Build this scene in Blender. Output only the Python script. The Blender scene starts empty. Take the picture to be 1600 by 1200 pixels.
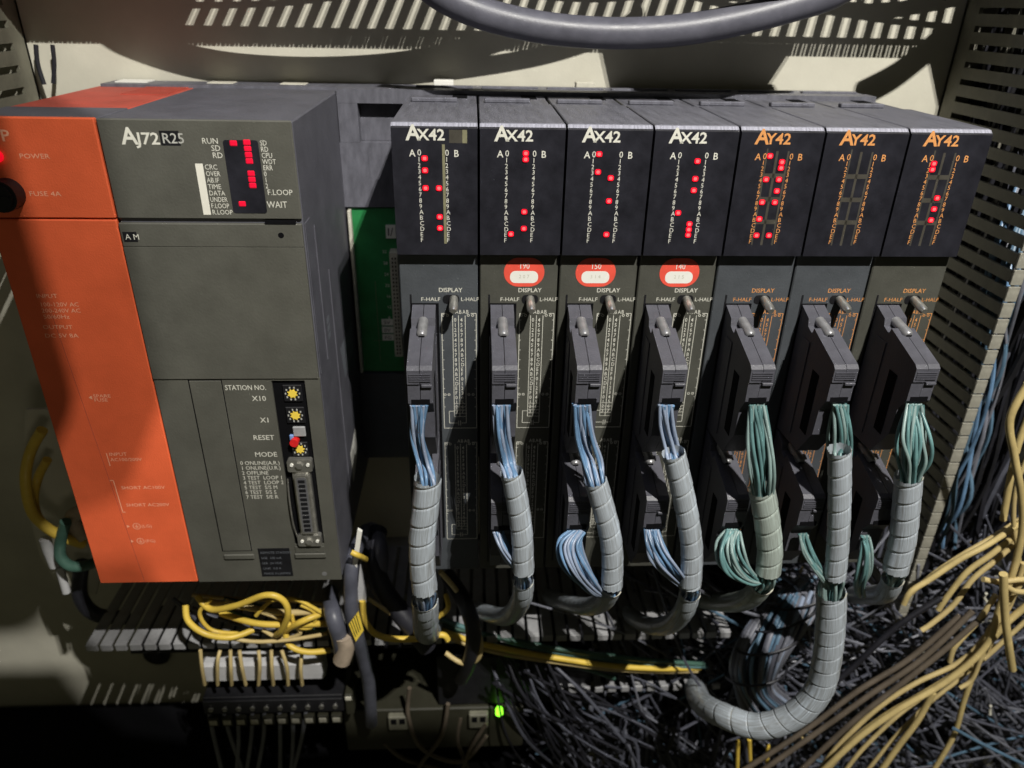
import bpy, bmesh, math, random
from mathutils import Vector, Matrix
random.seed(11)
ORD = ('first','second','third','fourth','fifth','sixth','seventh','eighth')
MM = 0.001
D = bpy.data
scene = bpy.context.scene
col = scene.collection

# ------------------------------------------------------------------ camera
cd = D.cameras.new("camera"); cam = D.objects.new("camera", cd); col.objects.link(cam)
cd.sensor_width = 36.0; cd.lens = 26.22; cd.clip_start = 0.01; cd.clip_end = 20
yaw, pitch, roll = 0.0557, 0.4741, 0.021
fw = Vector((math.sin(yaw)*math.cos(pitch), math.cos(yaw)*math.cos(pitch), -math.sin(pitch)))
rt = Vector((math.cos(yaw), -math.sin(yaw), 0)); up = rt.cross(fw)
r2 = rt*math.cos(roll) + up*math.sin(roll); u2 = -rt*math.sin(roll) + up*math.cos(roll)
m = Matrix((r2, u2, -fw)).transposed().to_4x4()
m.translation = Vector((35.4856, -329.2476, 45.8226))*MM
cam.matrix_world = m
cd.dof.use_dof = True; cd.dof.focus_distance = 0.34; cd.dof.aperture_fstop = 9.0
scene.camera = cam

# ------------------------------------------------------------------ world and lamps
w = D.worlds.new("World"); scene.world = w; w.use_nodes = True
bg = w.node_tree.nodes["Background"]; bg.inputs[0].default_value = (1.0, 0.95, 0.60, 1); bg.inputs[1].default_value = 0.034
scene.view_settings.view_transform = 'Standard'; scene.view_settings.look = 'None'
scene.view_settings.exposure = 0.0; scene.view_settings.gamma = 1.0

def lamp(name, loc, energy, color, radius, aim=None, angle=60, blend=0.4):
    ld = D.lights.new(name, 'SPOT' if aim else 'POINT'); lo = D.objects.new(name, ld); col.objects.link(lo)
    ld.energy = energy; ld.color = color; ld.shadow_soft_size = radius
    lo.location = Vector(loc)*MM
    if aim:
        ld.spot_size = math.radians(angle); ld.spot_blend = blend
        lo.rotation_euler = (Vector(aim)*MM - lo.location).to_track_quat('-Z', 'Y').to_euler()
    return lo
lamp("work_lamp_left_light", (317, -580, 720), 38, (1.0, 0.97, 0.90), 0.0022)
lamp("work_lamp_right_light", (336, -580, 720), 38, (1.0, 0.97, 0.90), 0.0022)
lamp("added_fill_spot", (260, -900, 20), 1.6, (1.0, 0.93, 0.72), 0.08, aim=(-150, 0, -120), angle=22, blend=0.8)  # narrow spot added to lift the shade on the orange unit
al = D.lights.new("overhead_strip_lamp", 'AREA'); ao = D.objects.new("overhead_strip_lamp", al); col.objects.link(ao)
al.shape = 'RECTANGLE'; al.size = 0.35; al.size_y = 0.06; al.energy = 0.22; al.color = (0.55, 0.63, 1.0)
ao.location = (0.08, -0.08, 0.5); ao.rotation_euler = (math.radians(-6), 0, 0)

# ------------------------------------------------------------------ materials
def mat(name, c, rough=0.5, var=0.12, scale=140.0, bump=0.0, metal=0.0, spec=0.4, emit=0.0, coat=0.0, stretch=None, c2=None, fine=900.0, uv=False):
    mt = D.materials.new(name); mt.use_nodes = True
    nt = mt.node_tree; b = nt.nodes["Principled BSDF"]
    b.inputs["Roughness"].default_value = rough; b.inputs["Metallic"].default_value = metal
    b.inputs["Specular IOR Level"].default_value = spec; b.inputs["Coat Weight"].default_value = coat
    tc = nt.nodes.new("ShaderNodeTexCoord"); mp = nt.nodes.new("ShaderNodeMapping")
    nt.links.new(tc.outputs["UV" if uv else "Object"], mp.inputs[0])
    if stretch: mp.inputs["Scale"].default_value = stretch
    n1 = nt.nodes.new("ShaderNodeTexNoise"); n1.inputs["Scale"].default_value = scale; n1.inputs["Detail"].default_value = 6
    n1.inputs["Roughness"].default_value = 0.62
    nt.links.new(mp.outputs[0], n1.inputs["Vector"])
    rp = nt.nodes.new("ShaderNodeValToRGB"); nt.links.new(n1.outputs["Fac"], rp.inputs[0])
    lo = tuple(v*(1-var) for v in c); hi = c2 if c2 else tuple(min(1, v*(1+var)) for v in c)
    rp.color_ramp.elements[0].position = 0.32; rp.color_ramp.elements[0].color = (*lo, 1)
    rp.color_ramp.elements[1].position = 0.7; rp.color_ramp.elements[1].color = (*hi, 1)
    nt.links.new(rp.outputs[0], b.inputs["Base Color"])
    if var > 0:
        mr = nt.nodes.new("ShaderNodeMapRange"); mr.inputs["To Min"].default_value = max(0.05, rough-0.1); mr.inputs["To Max"].default_value = min(1, rough+0.12)
        nt.links.new(n1.outputs["Fac"], mr.inputs[0]); nt.links.new(mr.outputs[0], b.inputs["Roughness"])
    if bump > 0:
        n2 = nt.nodes.new("ShaderNodeTexNoise"); n2.inputs["Scale"].default_value = fine; n2.inputs["Detail"].default_value = 3
        nt.links.new(mp.outputs[0], n2.inputs["Vector"])
        bp = nt.nodes.new("ShaderNodeBump"); bp.inputs["Strength"].default_value = bump; bp.inputs["Distance"].default_value = 0.0004
        nt.links.new(n2.outputs["Fac"], bp.inputs["Height"]); nt.links.new(bp.outputs[0], b.inputs["Normal"])
    if emit > 0:
        b.inputs["Emission Color"].default_value = (*c, 1); b.inputs["Emission Strength"].default_value = emit
    return mt
M = dict(
    panel=mat("cream_paint", (.51,.49,.41), .55, .14, 14, .15),
    grey=mat("grey_moulding", (.084,.083,.070), .55, .14, 40, .25),
    grey_top=mat("cool_tinted_grey", (.085,.085,.102), .5, .15, 50, .25),  # blue put into the grey for cool light falling on the tops
    orange=mat("orange_moulding", (.76,.128,.046), .52, .16, 18, .35, fine=1400),
    red=mat("red_moulding", (.42,.075,.05), .55, .15, 60, .3),
    mod_blue=mat("bluish_grey_plastic", (.058,.064,.072), .5, .15, 50, .25),
    mod_olive=mat("olive_grey_plastic", (.062,.062,.052), .5, .15, 50, .25),
    cover=mat("smoked_cover", (.016,.016,.022), .32, .35, 70, .05, spec=.5, coat=.15),
    cap=mat("cool_tinted_cap", (.112,.112,.134), .42, .25, 90, .3, stretch=(3,.4,1)),  # cool light from above is tinted into this colour
    edge=mat("lit_edge", (.26,.26,.31), .45, .4, 200, .2, stretch=(4,.2,.4)),  # bevel painted pale to stand for light catching it
    black=mat("black_plastic", (.008,.008,.010), .5, .2),
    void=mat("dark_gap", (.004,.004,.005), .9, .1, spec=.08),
    hood=mat("hood_plastic", (.072,.072,.087), .48, .16, 120, .3),
    steel=mat("steel", (.55,.54,.5), .3, .15, 200, .1, metal=.85),
    screw=mat("grey_screw", (.3,.3,.31), .38, .2, 200, .1, metal=.5),
    white=mat("white_ink", (.62,.61,.54), .6, .06),
    pale=mat("pale_orange_ink", (.86,.42,.27), .6, .05),
    amber=mat("orange_ink", (.62,.27,.085), .6, .08),
    dimamber=mat("dim_trace", (.055,.05,.04), .5, .2),
    dimwhite=mat("worn_white_ink", (.40,.40,.37), .6, .15),
    lab=mat("white_label", (.74,.73,.68), .5, .05, 60),
    greylab=mat("grey_label", (.13,.14,.16), .45, .15, 200),
    paper=mat("pale_card", (.72,.70,.62), .6, .05),
    stick=mat("red_sticker", (.72,.085,.055), .45, .08),
    led=mat("red_light", (.75,.003,.018), .4, 0, emit=.95, spec=.2),
    led_core=mat("red_light_core", (1.0,.10,.10), .3, 0, emit=1.1, spec=.3),
    led2=mat("dim_red_light", (.6,.006,.03), .4, 0, emit=.5, spec=.2),
    green_led=mat("green_light", (.25,1.0,.03), .3, 0, emit=3.0),
    lens=mat("olive_strip", (.19,.18,.11), .45, .2),
    pcb=mat("green_board", (.022,.20,.06), .4, .25, 60, .1),
    beige=mat("beige_socket", (.52,.50,.42), .5, .15, 200),
    blue=mat("blue_insulation", (.12,.215,.35), .36, .4, 60, spec=.5),
    blue2=mat("pale_blue_insulation", (.24,.29,.39), .38, .25, 60, spec=.5),
    teal=mat("teal_insulation", (.10,.20,.20), .36, .4, 60, spec=.5),
    teal2=mat("pale_teal_insulation", (.20,.28,.27), .38, .25, 60, spec=.5),
    navy=mat("slate_insulation", (.075,.078,.10), .42, .3, 60),
    navy2=mat("pale_slate_insulation", (.15,.155,.185), .42, .3, 60),
    dark=mat("dark_insulation", (.015,.015,.02), .45, .3, 60),
    steelblue=mat("steel_blue_insulation", (.085,.15,.22), .42, .25, 60),
    gold=mat("aged_yellow_insulation", (.50,.39,.17), .42, .2, 60),
    yellow=mat("yellow_insulation", (.64,.45,.07), .42, .15, 60),
    ochre=mat("ochre_insulation", (.50,.39,.18), .45, .18, 60),
    brown=mat("brown_insulation", (.10,.08,.06), .5, .25, 60),
    green=mat("green_insulation", (.05,.11,.085), .42, .2, 60),
    wrap=mat("grey_spiral_plastic", (.31,.32,.32), .30, .38, 5, .1, stretch=(1.1,.10,1), c2=(.47,.53,.60), uv=True, coat=.15, fine=60),
    wrap_g=mat("greenish_spiral_plastic", (.30,.32,.28), .30, .38, 5, .1, stretch=(1.1,.10,1), c2=(.44,.52,.48), uv=True, coat=.15, fine=60),
    wrap_e=mat("cut_edge", (.74,.71,.60), .5, .1),
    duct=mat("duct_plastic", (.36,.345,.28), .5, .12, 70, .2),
    duct_l=mat("lit_duct_lip", (.25,.24,.20), .5, .35, 160, .2),  # paler copy of the wall plastic, paints the light on the lips
    duct_o=mat("shaded_duct_plastic", (.15,.145,.11), .55, .25, 70, .2),  # darker copy of the duct plastic, shade put into the colour
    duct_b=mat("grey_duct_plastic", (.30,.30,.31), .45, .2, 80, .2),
    duct_d=mat("dark_duct_plastic", (.10,.10,.105), .5, .2, 80, .2),
    hose=mat("slate_hose", (.085,.085,.105), .42, .2, 90, .15),
    tie=mat("blue_film", (.10,.13,.24), .25, .5, 90, .3, coat=.3, c2=(.17,.20,.30)),
    tape=mat("tan_tape", (.36,.29,.22), .6, .2, 120, .2),
    dyellow=mat("dial_yellow", (.85,.62,.08), .45, .05),
    rbtn=mat("red_button", (.62,.02,.02), .35, .05),
    bbtn=mat("blue_stub", (.18,.30,.60), .4, .05),
    strip=mat("marker_strip", (.44,.44,.45), .4, .1),
    olive=mat("olive_case", (.026,.025,.016), .5, .15, 60),
)

# ------------------------------------------------------------------ mesh helpers (all in millimetres)
class MB:
    def __init__(s): s.v = []; s.f = []; s.m = []; s.mats = []
    def mi(s, mt):
        if mt not in s.mats: s.mats.append(mt)
        return s.mats.index(mt)
    def add(s, vs, fs, mt):
        o = len(s.v); k = s.mi(mt); s.v += [tuple(v) for v in vs]
        for f in fs: s.f.append(tuple(i+o for i in f)); s.m.append(k)
        return s
    def box(s, x0, x1, y0, y1, z0, z1, mt, c=0.0):
        if c <= 0:
            vs = [(x,y,z) for x in (x0,x1) for y in (y0,y1) for z in (z0,z1)]
            return s.add(vs, [(0,1,3,2),(4,6,7,5),(0,4,5,1),(2,3,7,6),(0,2,6,4),(1,5,7,3)], mt)
        X, Y, Z = (x0,x1), (y0,y1), (z0,z1); sg = (1,-1); vs = []
        idx = {}
        for i in (0,1):
            for j in (0,1):
                for k in (0,1):
                    for a in range(3):
                        p = [X[i]+sg[i]*c, Y[j]+sg[j]*c, Z[k]+sg[k]*c]; p[a] = (X[i],Y[j],Z[k])[a]
                        idx[i,j,k,a] = len(vs); vs.append(p)
        fs = []
        for e in (0,1):
            fs.append([idx[e,0,0,0],idx[e,0,1,0],idx[e,1,1,0],idx[e,1,0,0]][::(1 if e == 0 else -1)])
            fs.append([idx[0,e,0,1],idx[1,e,0,1],idx[1,e,1,1],idx[0,e,1,1]][::(1 if e == 0 else -1)])
            fs.append([idx[0,0,e,2],idx[0,1,e,2],idx[1,1,e,2],idx[1,0,e,2]][::(1 if e == 0 else -1)])
        for i in (0,1):
            for j in (0,1):
                fs.append([idx[i,j,0,0],idx[i,j,1,0],idx[i,j,1,1],idx[i,j,0,1]])
                fs.append([idx[i,0,j,0],idx[i,1,j,0],idx[i,1,j,2],idx[i,0,j,2]])
                fs.append([idx[0,i,j,1],idx[1,i,j,1],idx[1,i,j,2],idx[0,i,j,2]])
        for i in (0,1):
            for j in (0,1):
                for k in (0,1): fs.append([idx[i,j,k,0],idx[i,j,k,1],idx[i,j,k,2]])
        return s.add(vs, fs, mt)
    def prism(s, prof, x0, x1, mt):          # closed (y, z) outline swept along x
        n = len(prof); vs = [(x0,y,z) for y,z in prof] + [(x1,y,z) for y,z in prof]
        fs = [(i, (i+1)%n, n+(i+1)%n, n+i) for i in range(n)] + [tuple(range(n))[::-1], tuple(range(n, 2*n))]
        return s.add(vs, fs, mt)
    def plate(s, outline, y0, y1, mt):       # closed (x, z) outline with thickness along y (y0 nearer)
        n = len(outline); vs = [(x,y0,z) for x,z in outline] + [(x,y1,z) for x,z in outline]
        fs = [(i, (i+1)%n, n+(i+1)%n, n+i) for i in range(n)] + [tuple(range(n)), tuple(range(n, 2*n))[::-1]]
        return s.add(vs, fs, mt)
    def tube(s, pts, r, mt, n=8, caps=True, mt2=None, wrap=None):
        P = [Vector(p) for p in pts]; k = len(P); o = len(s.v)
        T = [(P[min(i+1,k-1)]-P[max(i-1,0)]).normalized() for i in range(k)]
        a = Vector((1,0,0)) if abs(T[0].x) < .9 else Vector((0,1,0))
        U = (a - T[0]*a.dot(T[0])).normalized(); vs = []; L = 0.0; Ls = []
        for i in range(k):
            U = (U - T[i]*U.dot(T[i])).normalized(); V = T[i].cross(U)
            if i: L += (P[i]-P[i-1]).length
            Ls.append(L); rr = r(i/(k-1)) if callable(r) else r
            for j in range(n):
                t = 2*math.pi*j/n; q = rr
                vs.append(P[i] + (U*math.cos(t)+V*math.sin(t))*q)
        fs = [(i*n+j, i*n+(j+1)%n, (i+1)*n+(j+1)%n, (i+1)*n+j) for i in range(k-1) for j in range(n)]
        if caps: fs += [tuple(range(n))[::-1], tuple((k-1)*n+j for j in range(n))]
        c = s.mi(mt); c2 = s.mi(mt2) if mt2 else c
        s.v += [tuple(v) for v in vs]
        for f in fs: s.f.append(tuple(i+o for i in f)); s.m.append(c)
        return s
    def helix(s, pts, r, mt, mt2, pitch, n=26, k=14):    # spiral wrapped band: the grid itself runs as a helix, so seams are clean
        st = pitch/k; P = [Vector(p) for p in resample([Vector(p) for p in pts], st)]; N = len(P)
        T = [(P[min(i+1,N-1)]-P[max(i-1,0)]).normalized() for i in range(N)]; U = []
        a = Vector((1,0,0)); u = (a - T[0]*a.dot(T[0])).normalized()
        for i in range(N): u = (u - T[i]*u.dot(T[i])).normalized(); U.append(u)
        vs = []; idx = {}; uv = []
        for i in range(-k, N):
            f = (i % k)/k; q = r*(.975 + .05*f); q = q*.93 if i % k == 0 else q
            for j in range(n+1):
                x = i + k*j/n
                if x < 0 or x > N-1: continue
                e = min(int(x), N-2); t = x-e; c = P[e].lerp(P[e+1], t); uu = U[e].lerp(U[e+1], t).normalized(); v = T[e].cross(uu)
                an = 2*math.pi*j/n; idx[i,j] = len(vs); uv.append((1.6*math.cos(an)+1.1*math.sin(2*an), x*st*.1)); vs.append(c + (uu*math.cos(an)+v*math.sin(an))*q)
        s.vuv = uv; o = len(s.v); c1, c2 = s.mi(mt), s.mi(mt2); s.v += [tuple(v) for v in vs]
        for i in range(-k, N-1):
            for j in range(n):
                kk = [(i,j),(i,j+1),(i+1,j+1),(i+1,j)]
                if all(z in idx for z in kk): s.f.append(tuple(idx[z]+o for z in kk)); s.m.append(c2 if i % k in (k-1,) else c1)
        return s
    def disc_cyl(s, c, r, y0, y1, mt, n=20, r1=None):    # cylinder along y
        r1 = r if r1 is None else r1
        vs = [(c[0]+r*math.cos(2*math.pi*i/n), y0, c[1]+r*math.sin(2*math.pi*i/n)) for i in range(n)]
        vs += [(c[0]+r1*math.cos(2*math.pi*i/n), y1, c[1]+r1*math.sin(2*math.pi*i/n)) for i in range(n)]
        return s.add(vs, [(i,(i+1)%n,n+(i+1)%n,n+i) for i in range(n)] + [tuple(range(n)), tuple(range(n,2*n))[::-1]], mt)
    def text(s, t, x, z, y, h, mt, bold=0.0, sx=1.0, align='LEFT', ls=1.0, sp=1.0, shear=0.0):
        cu = D.curves.new("t", 'FONT'); cu.body = t; cu.size = h/0.70; cu.align_x = align; cu.offset = bold*h; cu.space_line = ls; cu.space_character = sp
        cu.resolution_u = 2; cu.shear = shear; cu.fill_mode = 'FRONT'
        ob = D.objects.new("t", cu); me = D.meshes.new_from_object(ob)
        s.add([(x+v.co.x*sx, y, z+v.co.y) for v in me.vertices], [tuple(p.vertices) for p in me.polygons], mt)
        D.objects.remove(ob); D.curves.remove(cu); D.meshes.remove(me); return s
    def line(s, x0, z0, x1, z1, y, wd, mt):  # thin printed line
        d = Vector((x1-x0, z1-z0)); d.normalize(); nx, nz = -d.y*wd/2, d.x*wd/2
        return s.add([(x0+nx,y,z0+nz),(x0-nx,y,z0-nz),(x1-nx,y,z1-nz),(x1+nx,y,z1+nz)], [(0,1,2,3)], mt)
    def mesh(s, name, smooth=None):
        me = D.meshes.new(name); me.from_pydata([(a*MM,b*MM,c*MM) for a,b,c in s.v], [], s.f)
        for mt in s.mats: me.materials.append(mt)
        me.polygons.foreach_set("material_index", s.m)
        bm = bmesh.new(); bm.from_mesh(me); bmesh.ops.recalc_face_normals(bm, faces=bm.faces); bm.to_mesh(me); bm.free()
        if getattr(s, 'vuv', None):
            ul = me.uv_layers.new(name='UVMap')
            for lp in me.loops: ul.data[lp.index].uv = s.vuv[lp.vertex_index]
        if smooth is not None:
            me.polygons.foreach_set("use_smooth", [True]*len(me.polygons)); me.set_sharp_from_angle(angle=math.radians(smooth))
        me.update(); return me
    def build(s, name, parent=None, smooth=None, loc=None):
        return put(name, s.mesh(name, smooth), parent, loc)
def put(name, me, parent=None, loc=None):
    o = D.objects.new(name, me); col.objects.link(o)
    if parent: o.parent = parent
    if loc: o.location = Vector(loc)*MM
    return o
def tag(o, label, cat, group=None, kind=None):
    o["label"] = label; o["category"] = cat
    if group: o["group"] = group
    if kind: o["kind"] = kind
    return o
def thing(name, loc, label, cat, group=None):
    o = D.objects.new(name, None); col.objects.link(o); o.location = Vector(loc)*MM; o.empty_display_size = .01
    return tag(o, label, cat, group)
def cr(pts, n=8):                             # Catmull-Rom through points
    P = [Vector(p) for p in pts]
    if len(P) < 3: return [P[0].lerp(P[-1], i/n) for i in range(n+1)]
    out = []
    for i in range(len(P)-1):
        a, b, c, d = P[max(i-1,0)], P[i], P[i+1], P[min(i+2,len(P)-1)]
        for k in range(n):
            t = k/n
            out.append(.5*((2*b)+(c-a)*t+(2*a-5*b+4*c-d)*t*t+(3*b-a-3*c+d)*t**3))
    out.append(P[-1]); return out
def resample(pts, step):
    out = [pts[0]]; acc = 0
    for a, b in zip(pts, pts[1:]):
        L = (b-a).length; t = step-acc
        while t <= L: out.append(a.lerp(b, t/L)); t += step
        acc = (acc+L) % step
    if (out[-1]-pts[-1]).length > step*.3: out.append(pts[-1])
    return out
def rr(x0, x1, z0, z1, r, n=5):               # rounded rectangle outline
    o = []
    for cx, cz, a in ((x1-r,z1-r,0),(x0+r,z1-r,90),(x0+r,z0+r,180),(x1-r,z0+r,270)):
        for i in range(n+1):
            t = math.radians(a+90*i/n); o.append((cx+r*math.cos(t), cz+r*math.sin(t)))
    return o
def struct(name, mb, **k):
    o = mb.build(name, **k); o["kind"] = "structure"; return o

# ------------------------------------------------------------------ the setting: cabinet panel
PY = 147
b = MB(); b.box(-700, 700, PY, PY+3, -900, 420, M['panel']); struct("back_panel", b)

# top wiring duct (just above the frame; its slots throw the light pattern on the panel)
top = thing("wiring_duct", (0, PY, 91), "dark grey slotted wiring duct above the rack throwing striped light on the panel", "wiring duct")
b = MB(); b.box(-420, 460, -12, -.5, 0, 2, M['duct_d']); b.box(-420, 460, -2.5, -.5, 2, 58, M['duct_d']); b.build("duct_channel", top)
fm = MB(); fm.box(-2.75, 2.75, -66, -12, 0, 2, M['duct_d']); fm.box(-4.1, -.45, -74, -67.51, 0, 2, M['duct_d']); fm.box(.45, 4.1, -74, -67.51, 0, 2, M['duct_d']); fm.box(-4.64, 4.64, -67.5, -66.01, 0, 2, M['duct_d']); fme = fm.mesh("finger")
for i in range(94): put("finger", fme, top, (-415+i*9.3, 0, 0))
b = MB(); b.box(-420, -90, -66, -12, -.8, -.1, M['duct_d']); b.build("slot_shadow_sheet", top)  # sheet added to stop light through the left slots
b = MB(); b.plate([(146,-37),(212,-37),(236,8),(132,8)], -78, -76, M['duct_d']); b.build("shadow_plate", top)  # unseen plate added to cast the broad shadow on the panel

# ------------------------------------------------------------------ power supply module
psu = thing("power_supply_module", (-173.8, 0, 0), "orange red power supply module with black fuse cap at the left end of the rack", "power supply")
W = 53.4
b = MB(); b.box(0, W, 0, 3, -41.6, 0, M['orange'], .5); b.box(0, W, 0, 3, -247.4, -42.2, M['orange'], .5); b.build("front_cover", psu)
b = MB(); b.box(.1, W-.1, 3.02, 35, -246, -.3, M['grey_top'], .4); b.build("front_frame", psu)
b = MB(); b.box(0.2, W-.2, 35, 143, -246, -.6, M['red'], .5); b.build("body", psu)
b = MB()
for i in range(15): b.box(28+i*1.55, 28.8+i*1.55, 88, 124, -.7, -.1, M['red'])
vr = b.build("vent_ribs", psu)
b = MB(); b.line(14.9, -86, 24.5, -247, -.03, .25, M['red']); b.build("cover_seam", psu)
b = MB(); b.disc_cyl((10.9, -15.5), 2.6, -1.6, 1, M['led'], 16, 2.6); b.build("power_light", psu, 40)
b = MB(); b.disc_cyl((11.6, -31), 6.6, -7, 1, M['black'], 28); b.disc_cyl((11.6, -31), 5.2, -8, -7, M['black'], 28); b.box(7.6, 15.6, -8.6, -7.9, -31.7, -30.3, M['black']); b.build("fuse_cap", psu, 30)
b = MB(); T = lambda s, x, z, h, **k: b.text(s, x, z, -.06, h, M['pale'], **k)
T("A61P", 2.5, -9.5, 4.6, bold=.02, sx=1.1); T("POWER", 19.8, -16.4, 2, sx=1.25); T("FUSE 4A", 19.6, -32, 2, sx=1.3)
T("INPUT", 10.3, -78.3, 2, sx=1.15); T("100-120V AC", 10.8, -82.4, 2, sx=1.1); T("200-240V AC", 10.8, -85.4, 2, sx=1.1); T("50/60Hz", 10.8, -88.4, 2, sx=1.2)
T("OUTPUT", 9.2, -93.6, 2, sx=1.2); T("DC 5V 8A", 9, -97.9, 2, sx=1.25)
T("SPARE\nFUSE", 23.5, -129.8, 1.8, sx=1.2, ls=.85)
b.add([(21.3,-.06,-129.8),(22.9,-.06,-128.7),(22.9,-.06,-130.9)], [(0,1,2)], M['pale'])
T("INPUT", 23.6, -163.4, 2, sx=1.1); T("AC100/200V", 23.6, -166.6, 1.9, sx=1.1)
T("SHORT AC100V", 25.2, -184, 2, sx=1.12); T("SHORT AC200V", 25.4, -195, 2, sx=1.12)
for q in ((22.3,-178.4,22.8,-198.6),(20.6,-178.4,22.3,-178.4),(22.8,-198.6,24.2,-198.6),(22.5,-161.8,22.7,-169.5)): b.line(q[0],q[1],q[2],q[3],-.06,.4,M['pale'])
for zc, s in ((-208,"(LG)"),(-218,"(FG)")):
    b.add([(24.4,-.06,zc),(23,-.06,zc+.9),(23,-.06,zc-.9)], [(0,1,2)], M['pale'])
    for i in range(16):
        a0, a1 = 2*math.pi*i/16, 2*math.pi*(i+1)/16
        b.line(28+1.9*math.cos(a0), zc+1.9*math.sin(a0), 28+1.9*math.cos(a1), zc+1.9*math.sin(a1), -.06, .35, M['pale'])
    b.line(28, zc+1.2, 28, zc-.2, -.06, .35, M['pale']); b.line(27, zc-.2, 29, zc-.2, -.06, .35, M['pale']); b.line(27.4, zc-.8, 28.6, zc-.8, -.06, .35, M['pale'])
    T(s, 30.4, zc-.9, 1.9, sx=1.1)
b.build("lettering", psu)["kind"] = "stuff"
b = MB(); b.box(-.6, 17, 0, 12, 0, 1.6, M['lab']); b.build("latch", psu, None, (8, 132, 0))

# ------------------------------------------------------------------ remote unit (large grey module)
aj = thing("remote_unit_module", (-119.9, 0, 0), "large grey module with dials and a metal connector beside the orange unit", "controller module")
W = 79.6
b = MB(); b.box(0.3, W, 1.5, 143, -246.5, -.4, M['grey_top'], .6); b.build("body", aj)
b = MB(); b.box(0.3, W-.1, 0, 1.48, -41.6, -.1, M['grey'], .5); b.build("upper_front", aj)
b = MB(); b.box(.3, W-.4, -.8, 1.46, -54, -43.4, M['grey'], .35); b.box(.3, W-.4, -.7, 1.45, -119.6, -54.01, M['grey'], .1); b.build("door", aj)
# lower front with the long recess cut out (frame of four pieces)
x0, x1, z0, z1 = 56.1, 72.2, -222, -121
b = MB()
for q in ((.3, x0, -247.4, -119.9), (x1, W-.1, -247.4, -119.9), (x0+.01, x1-.01, z1, -119.9), (x0+.01, x1-.01, -247.4, z0)): b.box(q[0], q[1], 0, 1.44, q[2], q[3], M['grey'])
b.build("lower_front", aj)
b = MB(); b.box(x0+.1, x1-.1, 1.2, 1.49, z0+.1, z1-.1, M['void']); b.build("recess", aj)
b = MB(); b.box(16.3, 32.5, -.02, .4, -226, -120.3, M['void']); b.box(16.8, 32.0, -.25, .4, -225.6, -120.8, M['grey'], .2)
b.box(16.9, 33.4, -1.2, 0, -231, -227.6, M['grey'], .5); b.build("blank_strip", aj)
b = MB(); b.box(55.4, 72.6, -1.2, 0, -231, -227.6, M['grey'], .5); b.box(56, 72, -.5, 0, -227.5, -223, M['grey'], .2); b.build("lower_lip", aj)
b = MB(); b.plate(rr(50.4, 64.9, -38.8, -8, 1.2), -.15, 0.2, M['cover']); win = b.build("display_window", aj)
ledm = MB(); ledm.box(-1.5, 1.5, -.35, .2, -1.15, 1.15, M['led2'], .3); ledme = ledm.mesh("status_light")
for k in (0,1,2,3,5,6,7): put("status_light", ledme, win, (60.3, -.1, -8.9-2.55*k))
for zc in (-9.3, -34.7): put("status_light", ledme, win, (54.7, -.1, zc))
b = MB(); T = lambda s, x, z, h, mt='white', y=-.05, **k: b.text(s, x, z, y, h, M[mt], **k)
T("A", 9.2, -10.1, 6.7, bold=.03, sx=1.0); T("J72", 15.3, -10.1, 4.7, bold=.025, sx=1.12)
T("R25", 25.5, -9.6, 4.1, 'dimwhite', -.06, sx=1.0, bold=.01)
for i, s in enumerate(("RUN","SD","RD")): T(s, 48.6+i*.5, -9.6-i*2.9, 2.3, align='RIGHT')

for i, s in enumerate(("CRC","OVER","AB.IF","TIME","DATA","UNDER","F.LOOP","R.LOOP")): T(s, 41.2, -20.2-i*2.75, 2.1, sx=(.88,.8,.8,.88,.85,.74,.78,.85)[i])
for i, s in enumerate(("SD","RD","CPU","WDT","ERR","0","1","2")): T(s, 65.6, -10.1-i*2.55, 2.1, sx=.8)
T("F.LOOP", 66.0, -30.8, 2.4, sx=.95); T("WAIT", 65.2, -36.3, 2.8, sx=.85)
T("A M", 2.2, -50.6, 2.5, y=-.98, sx=1.0)
T("STATION NO.", 53.2, -126, 2.7, sx=.82, align='RIGHT', bold=.008); T("X10", 52.4, -132.1, 2.8, align='RIGHT', bold=.008); T("X1", 52.7, -144.4, 2.8, align='RIGHT', bold=.008)
T("RESET", 53.6, -154.6, 2.8, align='RIGHT', bold=.008); T("MODE", 53.8, -164.7, 2.8, align='RIGHT', bold=.008)
for i, s in enumerate(("0 ONLINE(A.R.)","1 ONLINE(U.R.)","2 OFFLINE","3 TEST  LOOP 1","4 TEST  LOOP 2","5 TEST  S/S M","6 TEST  S/S S","7 TEST  S/E R")): T(s, 34.3, -169.6-i*3.05, 2.25, sx=.93)
b.build("lettering", aj)["kind"] = "stuff"
b = MB(); b.box(24.9, 32.9, -.03, .1, -10.6, -4.6, M["black"]); b.build("name_plate", aj)
b = MB(); b.box(37.4, 40.6, -.04, .1, -39.6, -17.8, M["paper"]); b.build("legend_bar", aj)
b = MB(); b.box(1.4, 7.3, -.95, -.78, -51.6, -47.2, M["black"]); b.build("mark_plate", aj)
b = MB(); b.box(35.6, 52.8, -.12, .1, -244.2, -224.3, M['black'])
for i in range(5): b.text(("REMOTE STATION","USE  100 mA","SER  24 VDC","LINK  0.8 A","MADE IN JAPAN")[i], 36.8, -228+-3.7*i, -.16, 1.5, M['greylab'], sx=.95)
b.build("rating_plate", aj)
b = MB(); b.box(63.5, 76.8, -.95, 0.2, -43.5, -41.9, M['void']); b.build("finger_slot", aj)
b = MB(); b.disc_cyl((69.8, -48.4), 1.3, -.85, -.5, M['void'], 16); b.disc_cyl((70.2, -243), 1.4, -.1, .5, M['screw'], 16); b.build("screw_hole", aj)
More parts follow.
